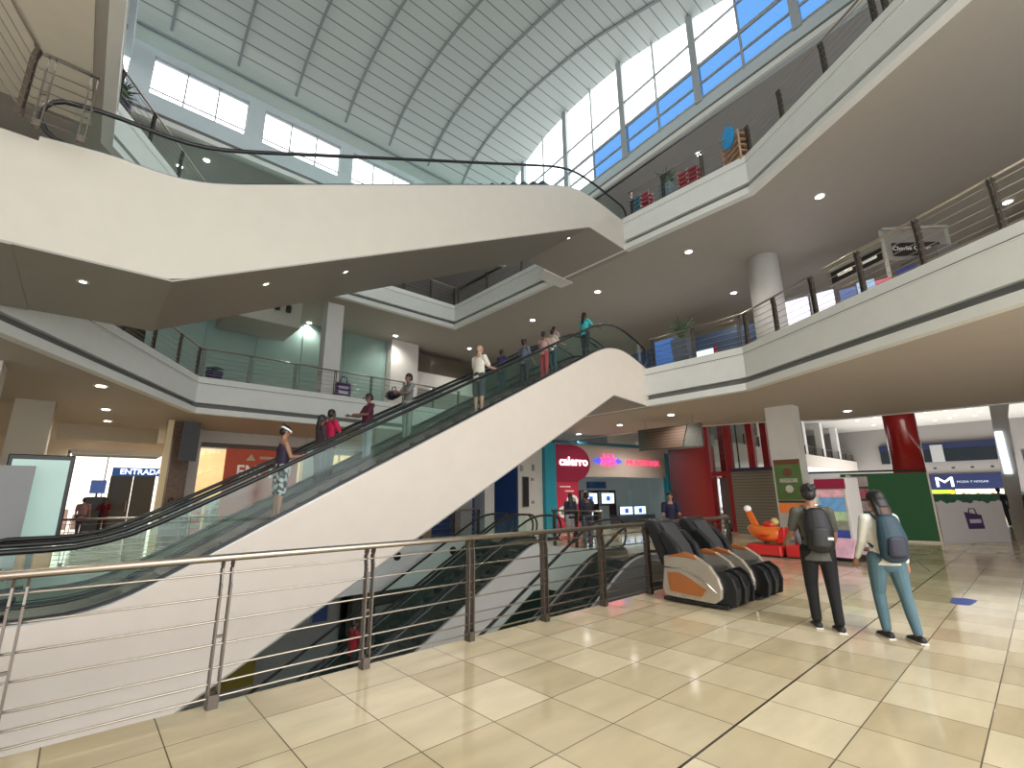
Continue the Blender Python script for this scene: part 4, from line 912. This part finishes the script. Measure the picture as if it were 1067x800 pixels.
MB().box(-.3,.3,-.36,.36,.3,1.95).build('cabinet',mat('cab_white',(.72,.70,.70),.4),t,bevel=.02)
MB().box(-.33,-.3,-.36,.36,1.68,1.92).build('header',MAROON,t)
for k,(z0,z1,c) in enumerate(((1.48,1.64,(.75,.4,.45)),(1.15,1.47,(.15,.35,.6)),(.92,1.13,(.45,.6,.35)),(.72,.90,(.25,.25,.2)),(.45,.70,(.05,.07,.3)))):
    MB().box(-.325,-.3,-.3,.3,z0,z1).build('graphic_panel',mat('gp%d'%k,c,.4,noise=.8,nscale=8,emit=.2),t)
MB().box(-.34,-.32,-.36,-.31,.3,1.66).box(-.34,-.32,.31,.36,.3,1.66).build('frame_trim',WHITE,t)
MB().box(-.55,.4,-.42,.40,.02,.10).build('base',BLACK,t,bevel=.02); MB().ext([(-.62,.10),(-.3,.10),(-.3,.52),(-.36,.52)],-.4,.38).build('sloped_counter',mat('counter_pink',(.7,.42,.52),.35,noise=.7,nscale=5,emit=.15),t)
t=thing('side_rack','narrow rack of pink and red packets behind the toy machine','shop rack',(15.6,3.35,0)); MB().box(-.2,.2,-.2,.2,0,.1).box(-.2,.2,.18,.2,.1,2.05).build('rack_frame',WHITE,t)
for k in range(6): MB().box(-.2,.15,-.2,.18,.15+.32*k,.40+.32*k).build('packets',mat('pkr%d'%(k%2),[(.45,.1,.14),(.45,.35,.36)][k%2],.5,noise=.7,nscale=6),t)
tag(MB().prism([(-.26,-.1),(.22,-.14),(.3,0),(.2,.14),(-.22,.12),(-.32,.02)],0,.006).build('floor_sticker',mat('sticker_blue',(.07,.12,.45),.4)),'blue floor sticker on the tiles to the right of the walking couple','sticker').location=(9.95,1.1,.0005)
# ------------------------------------------------------------------ people
def V3(*a): return Vector(a)
class Sweep:
    """closed blobs and tapered limbs, fused into one continuous skin by a voxel remesh"""
    def __init__(s): s.mb=MB()
    def limb(s,pts,rs,seg=12,flat=False):
        """pts with radii (number or (rx,ry)); rounded ends"""
        P=[Vector(p) for p in pts]; R=[(r,r) if not isinstance(r,tuple) else r for r in rs]
        # densify
        Q=[];S=[]
        for i in range(len(P)-1):
            n=3
            for k in range(n):
                f=k/n; Q.append(P[i].lerp(P[i+1],f)); S.append((R[i][0]*(1-f)+R[i+1][0]*f,R[i][1]*(1-f)+R[i+1][1]*f))
        Q.append(P[-1]);S.append(R[-1])
        t0=(Q[1]-Q[0]).normalized(); t1=(Q[-1]-Q[-2]).normalized()
        cap0=[(Q[0]-t0*S[0][1]*a,(S[0][0]*b,S[0][1]*b)) for a,b in ((.9,.4),(.6,.75),(.3,.93))]
        cap1=[(Q[-1]+t1*S[-1][1]*a,(S[-1][0]*b,S[-1][1]*b)) for a,b in ((.3,.93),(.6,.75),(.9,.4))]
        if flat: cap0=[]
        Q=[c[0] for c in cap0]+Q+[c[0] for c in cap1]; S=[c[1] for c in cap0]+S+[c[1] for c in cap1]
        rings=[];X=Vector((1,0,0))
        for i in range(len(Q)):
            t=(Q[min(i+1,len(Q)-1)]-Q[max(i-1,0)]).normalized()
            x=X-t*X.dot(t)
            if x.length<.15: x=Vector((0,1,0))-t*t.y
            x.normalize(); y=t.cross(x)
            rings+= [Q[i]+x*math.cos(2*PI*k/seg)*S[i][0]+y*math.sin(2*PI*k/seg)*S[i][1] for k in range(seg)]
        n=len(Q); fs=[(i*seg+k,i*seg+(k+1)%seg,(i+1)*seg+(k+1)%seg,(i+1)*seg+k) for i in range(n-1) for k in range(seg)]
        fs+=[tuple(range(seg))[::-1],tuple((n-1)*seg+k for k in range(seg))]
        s.mb.add(rings,fs)
    def ell(s,c,r,rot=None): s.mb.ell(c,r,14,10,rot)
    def done(s,name,m,parent,vox=.011,smooth=4):
        me=bpy.data.meshes.new(name); me.from_pydata([tuple(v) for v in s.mb.v],[],s.mb.f)
        bm=bmesh.new(); bm.from_mesh(me); bmesh.ops.recalc_face_normals(bm,faces=bm.faces); bm.to_mesh(me); bm.free()
        o=bpy.data.objects.new(name,me); col.objects.link(o)
        r=o.modifiers.new('r','REMESH'); r.mode='VOXEL'; r.voxel_size=vox
        sm=o.modifiers.new('s','SMOOTH'); sm.factor=.5; sm.iterations=smooth
        dg=bpy.context.evaluated_depsgraph_get(); dg.update()
        m2=bpy.data.meshes.new_from_object(o.evaluated_get(dg)); o.modifiers.clear(); o.data=m2; m2.name=name
        m2.materials.clear(); m2.materials.append(m)
        for p in m2.polygons: p.use_smooth=True
        o.parent=parent; return o
SKIN={'a':mat('skin_brown',(.36,.19,.12),.5),'b':mat('skin_dark',(.16,.085,.055),.5),'c':mat('skin_light',(.50,.30,.21),.5)}
HAIR=mat('hair_black',(.010,.009,.009),.45); HBR=mat('hair_brown',(.075,.030,.014),.45,noise=.5,nscale=30)
def person(loc,rz,label,H=1.68,skin='a',shirt=(.5,.5,.5),pants=(.05,.05,.06),shoe=(.02,.02,.02),female=False,
           legs=((0,0),(0,0)),arms=((8,10),(8,10)),sleeve=.5,shorts=1.0,hair='short',head=(0,0),vox=.011,fingers=True,
           shirt_noise=0,lean=0,group=None,shoeh=True,tank=False,pnoise=0,shirt_long=0,sit=False,belly=0,hairmat=None,pmat=None):
    """legs: (swing forward deg, knee bend deg) for left, right; arms: (upper arm swing, elbow bend[, out])
       head: (turn, nod) degrees. Faces +y; x is the person's right."""
    k=H/1.70; t=thing('person',label,'person',loc,rz,group)
    S=lambda a:a*k
    hipw=.095 if not female else .10; shw=.185 if not female else .16
    pel=V3(0,0,S(.93))
    L=math.radians(lean); up=lambda h,f=0: V3(0,S(math.sin(L)*(h-.93)+f),S(.93+(h-.93)*math.cos(L)))
    neck=up(1.44); hd=up(1.60,.015)
    legs_pts=[]
    for s,(sw,kb) in ((-1,legs[0]),(1,legs[1])):
        a=math.radians(sw); hip=V3(s*S(hipw),0,S(.92)); kn=hip+V3(s*S(.008),math.sin(a),-math.cos(a))*S(.43)
        b=a-math.radians(kb); an=kn+V3(0,math.sin(b),-math.cos(b))*S(.41)
        legs_pts.append((hip,kn,an))
    dz=min(p[2].z for p in legs_pts)-S(.085)
    if not sit:
        sh=V3(0,0,-dz); legs_pts=[tuple(q+sh for q in p) for p in legs_pts]; pel=pel+sh
        _up=up; up=lambda h,f=0:_up(h,f)+sh; neck=up(1.44); hd=up(1.60,.015)
    arm_pts=[]
    for s,ar in ((-1,arms[0]),(1,arms[1])):
        sw,eb=ar[0],ar[1]; out=ar[2] if len(ar)>2 else 8; inn=ar[3] if len(ar)>3 else 0
        sho=up(1.385)+V3(s*S(shw),0,0); a=math.radians(sw); o=math.radians(out)
        d=V3(s*math.sin(o),math.sin(a)*math.cos(o),-math.cos(a)*math.cos(o)); el=sho+d*S(.285)
        b=a+math.radians(eb); i2=math.radians(inn)
        d2=V3(s*(math.sin(o)*.5-math.sin(i2)),math.sin(b)*math.cos(i2),-math.cos(b)*math.cos(i2)).normalized(); wr=el+d2*S(.25)
        arm_pts.append((sho,el,wr,d2))
    # --- the body, one continuous surface
    B=Sweep()
    B.limb([pel,up(1.02),up(1.15),up(1.28),up(1.40)],[(S(.145),S(.10)),(S(.13),S(.095)),(S(.125),S(.09)),(S(.15),S(.10)),(S(.12),S(.075))])
    B.limb([up(1.36),up(1.45),up(1.54,.01)],[S(.06),S(.052),S(.05)])
    for (hip,kn,an) in legs_pts:
        B.limb([hip,hip.lerp(kn,.5),kn,kn.lerp(an,.35),an],[S(.085),S(.075),S(.052),S(.055),S(.037)])
        B.limb([an+V3(0,S(-.03),S(-.04)),an+V3(0,S(.05),S(-.05)),an+V3(0,S(.14),S(-.065))],[(S(.035),S(.035)),(S(.04),S(.03)),(S(.036),S(.018))])
    for sd,(sho,el,wr,d2) in zip((-1,1),arm_pts):
        B.limb([sho+V3(-sd*S(.05),0,S(.0)),sho,sho.lerp(el,.5),el,el.lerp(wr,.4),wr],[S(.05),S(.052),S(.045),S(.037),S(.037),S(.025)])
        # hand: palm, four unequal bent fingers, thumb off the side
        px=d2.cross(V3(sd,0,0)).normalized() if abs(d2.x)<.95 else V3(0,0,1)     # finger spread axis
        nx=d2.cross(px).normalized()*sd
        if nx.x*sd>0: nx=-nx   # towards the body
        palm=wr+d2*S(.05); hs=S(1)
        B.limb([wr,wr+d2*S(.04),wr+d2*S(.085)],[S(.024),S(.031),S(.030)])
        if fingers:
            for q,(off,ln) in enumerate(((-.026,.062),(-.009,.076),(.009,.072),(.025,.055))):
                r0=wr+d2*S(.085)+px*S(off); r1=r0+(d2*.95+nx*.30)*S(ln*.5); r2=r1+(d2*.7+nx*.75)*S(ln*.5)
                B.limb([r0-d2*S(.01),r1,r2],[S(.0095),S(.009),S(.0075)],8)
            B.limb([wr+d2*S(.025)-px*S(.022),wr+d2*S(.055)-px*S(.045)+nx*S(.015),wr+d2*S(.085)-px*S(.045)+nx*S(.025)],[S(.013),S(.011),S(.009)],8)
    # head
    rm=Matrix.Rotation(math.radians(head[0]),3,'Z')@Matrix.Rotation(-math.radians(head[1]),3,'X')
    hp=lambda x,y,z: hd+rm@V3(S(x),S(y),S(z))
    B.ell(hp(0,-.01,.02),(S(.074),S(.092),S(.098)),rm); B.ell(hp(0,.025,-.04),(S(.055),S(.06),S(.065)),rm)
    B.ell(hp(0,.095,-.012),(S(.013),S(.018),S(.024)),rm); B.ell(hp(0,.078,-.055),(S(.024),S(.014),S(.011)),rm)
    for s in (-1,1): B.ell(hp(s*.078,-.008,-.01),(S(.010),S(.02),S(.032)),rm); B.ell(hp(s*.03,.072,.012),(S(.018),S(.012),S(.009)),rm)
    B.done('body',SKIN[skin],t,vox)
    for s in (-1,1): MB().ell(hp(s*.03,.083,.008),(S(.011),S(.007),S(.007)),8,6).build('eye',BLACK,t,True)
    MB().ell(hp(0,.091,-.055),(S(.022),S(.006),S(.006)),8,6).build('mouth',mat('lips',(.30,.08,.07),.5),t,True)
    # clothes
    nm=str(tuple(round(c,2) for c in shirt))
    SM=mat('cloth'+nm+str(shirt_noise),shirt,.8,noise=shirt_noise or .15,nscale=14 if not shirt_noise else 22)
    PM=mat('cloth'+str(tuple(round(c,2) for c in pants))+str(pnoise),pants,.8,noise=pnoise or .2,nscale=10 if not pnoise else 16)
    if pmat: PM=pmat
    T=Sweep(); e=.016; low=.84-shirt_long
    T.limb([up(low),up(1.0),up(1.15,belly),up(1.28),up(1.37)],[(S(.182),S(.14)),(S(.15+e),S(.115+belly)),(S(.14+e),S(.105+belly)),(S(.16+e),S(.112)),(S(.125),S(.082))],flat=True)
    if not tank:
        T.limb([up(1.385)+V3(-S(shw-.02),0,0),up(1.42),up(1.385)+V3(S(shw-.02),0,0)],[S(.055),S(.06),S(.055)])
        for (sho,el,wr,d2) in arm_pts:
            if sleeve<=.5: T.limb([sho,sho.lerp(el,sleeve*1.5)],[S(.066),S(.060)])
            else: T.limb([sho,el,el.lerp(wr,.9)],[S(.066),S(.052),S(.036)])
    T.done('shirt',SM,t,vox)
    P=Sweep()
    P.limb([pel+V3(0,0,S(-.07)),pel+V3(0,0,S(.03)),up(1.03)],[(S(.15),S(.125)),(S(.165),S(.125)),(S(.145),S(.11))])
    for (hip,kn,an) in legs_pts:
        if shorts>=1: P.limb([hip,hip.lerp(kn,.5),kn,kn.lerp(an,.5),an+V3(0,0,S(.02))],[S(.105),S(.092),S(.068 if female else .075),S(.062),S(.050 if female else .058)])
        else: P.limb([hip,hip.lerp(kn,shorts*.6),hip.lerp(kn,shorts*1.05)],[S(.108),S(.10),S(.092)])
    P.done('trousers' if shorts>=1 else 'shorts',PM,t,vox)
    if shoeh:
        for (hip,kn,an) in legs_pts:
            Sh=Sweep(); Sh.limb([an+V3(0,S(-.05),S(-.05)),an+V3(0,S(.04),S(-.045)),an+V3(0,S(.15),S(-.062))],[(S(.045),S(.048)),(S(.05),S(.04)),(S(.046),S(.024))])
            o=Sh.done('shoe',mat('shoe'+str(shoe),shoe,.5),t,vox)
            MB().prism([(an.x+S(a),an.y+S(b)) for a,b in ((-.04,-.09),(.04,-.09),(.052,.05),(.045,.17),(0,.19),(-.045,.17),(-.052,.05))],an.z-S(.088),an.z-S(.07)).build('sole',WHITE if shoe[0]<.1 else GREYW,o)
    hm=hairmat or HAIR
    if hair!='bald':
        Hh=Sweep()
        Hh.ell(hp(0,-.02,.045),(S(.086),S(.098),S(.088)),rm); Hh.ell(hp(0,-.045,.0),(S(.082),S(.072),S(.085)),rm)
        if hair=='curly':
            for q in range(14): a=q*2.4; Hh.ell(hp(.06*math.cos(a),-.03+.07*math.sin(a),.07+.03*math.sin(q)),(S(.035),)*3,rm)
        if hair=='long':
            Hh.limb([hp(0,-.06,.03),hp(0,-.085,-.08),hp(0,-.10,-.20),hp(.01,-.12,-.34)],[(S(.08),S(.05)),(S(.085),S(.045)),(S(.08),S(.04)),(S(.05),S(.022))])
        if hair=='bun': Hh.ell(hp(0,-.10,.09),(S(.05),S(.045),S(.045)),rm)
        if hair=='cap': Hh.limb([hp(0,.05,.06),hp(0,.15,.045)],[(S(.07),S(.014)),(S(.06),S(.01))])
        Hh.done('hair' if hair!='cap' else 'cap',hm,t,vox*.8,3)
    t['_']=0; del t['_']
    return t,dict(up=up,S=S,hp=hp,arm=arm_pts,legs=legs_pts,rm=rm)
def backpack(t,i,c,m2,w=.15,h0=1.0,h1=1.40,deep=.13,strap=True,tail=False):
    up,S=i['up'],i['S']; B=Sweep(); y=-.11-deep/2
    B.limb([up(h0,y),up((h0+h1)/2,y-.015),up(h1,y+.02)],[(S(w),S(deep*.6)),(S(w*1.05),S(deep*.68)),(S(w*.8),S(deep*.45))],16)
    o=B.done('backpack',c,t,.009,6)
    Q=Sweep(); Q.limb([up(h0+.02,y-deep*.5),up(h0+.2,y-deep*.55)],[(S(w*.75),S(deep*.35)),(S(w*.7),S(deep*.3))],14); Q.done('front_pocket',m2,o,.009,5)
    for s in (-1,1):
        MB().tube([up(h1-.02,y+.04)+V3(s*S(.07),0,0),up(1.45,0)+V3(s*S(.10),0,0),up(1.35,.12)+V3(s*S(.11),0,0),up(1.15,.12)+V3(s*S(.13),0,0),up(1.05,-.05)+V3(s*S(.155),0,0)],.018,6).build('strap',c,o,True)
    if tail: MB().bar(up(h0+.02,y)+V3(S(w),0,0),up(h0-.16,y-.05)+V3(S(w+.16),0,0),.03,.008).build('loose_strap',BLACK,o)
    return o
def heading(dx,dy): return math.atan2(dy,dx)-PI/2
FWD=heading(.97,.12)
# walking couple, seen from behind
m1,i1=person((6.84,2.0,0),heading(.76,.46),'man in a grey green shirt and black trousers with a black backpack, walking away',1.66,'a',(.095,.095,.08),(.006,.006,.008),(.01,.01,.01),
   legs=((12,14),(-4,2)),arms=((22,40,10),(14,34,10)),sleeve=.5,head=(-14,6),vox=.007,shirt_long=.04,hair='curly')
backpack(m1,i1,mat('pack_black',(.012,.012,.014),.6,noise=.2,nscale=25),mat('pack_black2',(.02,.02,.022),.55),.15,.98,1.38,.14)
MB().box(.05,.11,-.30,-.29,1.04,1.07).build('pack_label',WHITE,m1)
m2,i2=person((6.98,1.36,0),heading(.66,.58),'woman in a white top and light blue jeans with a teal backpack, walking away',1.58,'a',(.74,.73,.66),(.085,.16,.20),(.015,.012,.012),True,
   legs=((10,14),(-10,3)),arms=((10,22,10),(-6,10,8)),sleeve=.9,head=(10,8),vox=.007,hair='long',hairmat=HBR)
backpack(m2,i2,mat('pack_teal',(.018,.05,.075),.6,noise=.2,nscale=25),mat('pack_navy',(.015,.018,.035),.5),.155,.96,1.38,.15,tail=True)
Sw=Sweep(); hp=i2['hp']; Sw.ell(hp(0,-.03,.04),(.090,.104,.092),i2['rm'])
for q in (-1,1): Sw.limb([hp(q*.06,-.05,0),hp(q*.075,-.09,-.12),hp(q*.07,-.10,-.22)],[.03,.03,.015])
Sw.limb([hp(0,-.09,.02),hp(0,-.12,-.08)],[(.07,.03),(.06,.02)]); Sw.done('hair_crown',HAIR,m2,.008,2)
FLO=mat('floral_print',(.5,.55,.56),.8); nt=FLO.node_tree; _n=[n for n in nt.nodes if n.type=='MAP_RANGE'][0]; _n.inputs[1].default_value=.47; _n.inputs[2].default_value=.53; _n.inputs[3].default_value=.03; _n.inputs[4].default_value=1
[n for n in nt.nodes if n.type=='TEX_NOISE'][0].inputs['Scale'].default_value=14; [n for n in nt.nodes if n.type=='MIX_RGB'][0].inputs[0].default_value=1
# people riding the near escalator up (z from the step line)
def stepz(x): return lerp_prof(DECK1,x)-.13
UP=heading(1,0); DN=heading(-1,0)
p,i=person((2.62,9.1,stepz(2.62)+.02),UP,'woman in a dark tank top, floral shorts and white headband on the near escalator',1.62,'a',(.03,.02,.05),(.12,.14,.15),(.1,.07,.06),True,
   arms=((25,75,6,10),(20,80,6,10)),tank=True,shorts=.95,pmat=FLO,head=(0,30),hair='bun')
MB().tube([i['hp'](.088*math.cos(a*PI/8),-.02+.098*math.sin(a*PI/8),.05) for a in range(17)],.018,8).build('headband',WT,p,True)
a=i['arm'][1][2]; MB().box(-.04,.04,-.005,.005,-.07,.07).build('phone',BLACK,p,loc=(0,a.y+.08,a.z+.05))
p,i=person((7.1,9.1,stepz(7.1)),heading(1,.1),'man in a white T-shirt and dark grey shorts, standing on the near escalator',1.76,'c',(.75,.71,.62),(.05,.065,.07),(.3,.2,.15),arms=((10,25,10),(30,60,6)),shorts=1.0-.02,sleeve=.5,head=(-10,12),hair='bald',shirt_long=.06)
person((8.7,9.1,stepz(8.7)),UP,'boy in a blue and white patterned shirt and dark trousers on the near escalator',1.42,'b',(.12,.14,.19),(.02,.025,.035),arms=((12,40,6),(12,30,6)),shirt_noise=.95,hair='curly')
person((9.5,9.1,stepz(9.5)),UP,'person in a pale pink top and red trousers high on the near escalator',1.42,'b',(.50,.32,.28),(.42,.05,.06),(.5,.5,.5),arms=((10,20,6),(30,60,6)),hair='short')
person((10.05,9.25,stepz(10.05)),UP,'person in a beige top and teal trousers just ahead of the one in red trousers',1.36,'a',(.60,.50,.42),(.03,.08,.10),arms=((20,60,6),(30,60,6)),hair='short')
person((11.45,9.1,stepz(11.45)),heading(1,-.1),'woman in a turquoise top and dark trousers at the top of the near escalator',1.52,'b',(.05,.48,.50),(.02,.022,.03),female=True,arms=((5,10,14),(35,50,20)),hair='long')
# the farther escalator, coming down or going up
person((3.75,10.45,stepz(3.75)),UP,'person in dark clothes with long black hair beside the one in magenta',1.55,'b',(.05,.03,.04),(.03,.03,.035),female=True,arms=((5,10,5),(10,30,5)),hair='long')
person((4.05,10.7,stepz(4.05)),heading(1,.2),'person in a magenta red shirt and dark trousers on the far escalator',1.58,'b',(.55,.01,.07),(.035,.04,.05),arms=((10,30,10),(25,60,12)),hair='short')
p,i=person((4.9,10.6,stepz(4.9)),DN,'man in a maroon T-shirt, black cap and pale trousers on the far escalator',1.60,'b',(.085,.01,.03),(.50,.52,.60),arms=((28,55,6),(28,60,6)),head=(0,28),hair='cap',belly=.03)
p,i=person((5.95,10.6,stepz(5.95)),DN,'man in a grey shirt and light trousers holding a black bag',1.72,'b',(.17,.18,.17),(.33,.35,.31),arms=((32,55,8),(32,50,8)),head=(0,8),hair='short')
b=Sweep(); b.limb([V3(-.12,.42,1.12),V3(.0,.48,1.10),V3(.14,.42,1.12)],[(.12,.11),(.15,.13),(.11,.1)]); bo=b.done('bag',BLACK,p,.012,5); MB().tube([(-.12,.42,1.2),(-.08,.42,1.32),(.08,.42,1.32),(.12,.42,1.2)],.012).build('bag_strap',BLACK,bo,True)
person((9.15,10.6,stepz(9.15)),UP,'child in a purple top and dark trousers on the far escalator',1.34,'b',(.05,.03,.12),(.03,.04,.07),arms=((5,10,6),(20,50,12)),hair='short')
person((11.6,10.6,stepz(11.6)),UP,'person in grey and white near the top of the far escalator',1.45,'a',(.45,.38,.36),(.10,.12,.14),arms=((15,50,6),(25,50,6)),hair='short')
# shoppers elsewhere
person((11.95,9.75,0),heading(.6,1),'shopper in a dark shirt and grey trousers standing before the round maroon sign',1.65,'b',(.02,.02,.035),(.10,.10,.12),arms=((8,20,6),(25,60,6)),hair='short')
person((12.6,11.0,0),heading(.8,1),'shopper in a navy top and white shorts outside the phone shop',1.62,'b',(.02,.025,.06),(.65,.62,.66),female=True,shorts=.9,arms=((5,10,6),(5,10,6)),hair='long')
person((13.3,10.9,0),heading(.5,1),'shopper in navy with a tan cap facing the phone shop shelves',1.70,'a',(.03,.03,.07),(.03,.05,.07),hair='cap',hairmat=mat('cap_tan',(.5,.35,.27),.7))
person((12.1,6.95,0),heading(-1,-.6),'man in a dark navy shirt standing beyond the massage chairs',1.62,'a',(.012,.01,.035),(.02,.02,.03),arms=((20,70,6),(20,60,6)),head=(0,10))
person((.95,29.0,0),heading(-.3,-1),'person in a dark red top before the bright store entrance',1.62,'b',(.13,.01,.03),(.04,.02,.03),hair='short',arms=((20,60,10),(20,50,14)),fingers=False)
person((.2,27.6,0),heading(.2,1),'person in a grey pink top walking by the lit kiosk',1.66,'a',(.28,.17,.18),(.06,.05,.09),hair='short',legs=((14,5),(-14,5)),fingers=False)
person((2.4,20.5,0),heading(.9,-.4),'person in a pale blue shirt behind the left end of the escalator handrail',1.60,'b',(.22,.28,.33),(.03,.04,.05),fingers=False,hair='short')
person((2.9,20.8,0),heading(1,.1),'person in a tan top beside the one in pale blue',1.55,'b',(.22,.15,.12),(.05,.05,.06),fingers=False,hair='short')
person((32.7,1.5,0),heading(.9,.2),'distant person in black walking past the white hoarding',1.75,'b',(.015,.015,.025),(.015,.015,.02),fingers=False,legs=((10,4),(-12,4)))
person((34.6,.55,0),heading(-.9,.2),'distant person in grey at the far right of the hall',1.68,'b',(.1,.1,.13),(.03,.03,.05),fingers=False)
s,i=person((5.6,12.15,-3.0),UP,'person in a dark red jacket going down the escalator to the lower floor',1.6,'b',(.28,.01,.02),(.02,.02,.025),arms=((8,20,8),(25,50,8)),fingers=False)
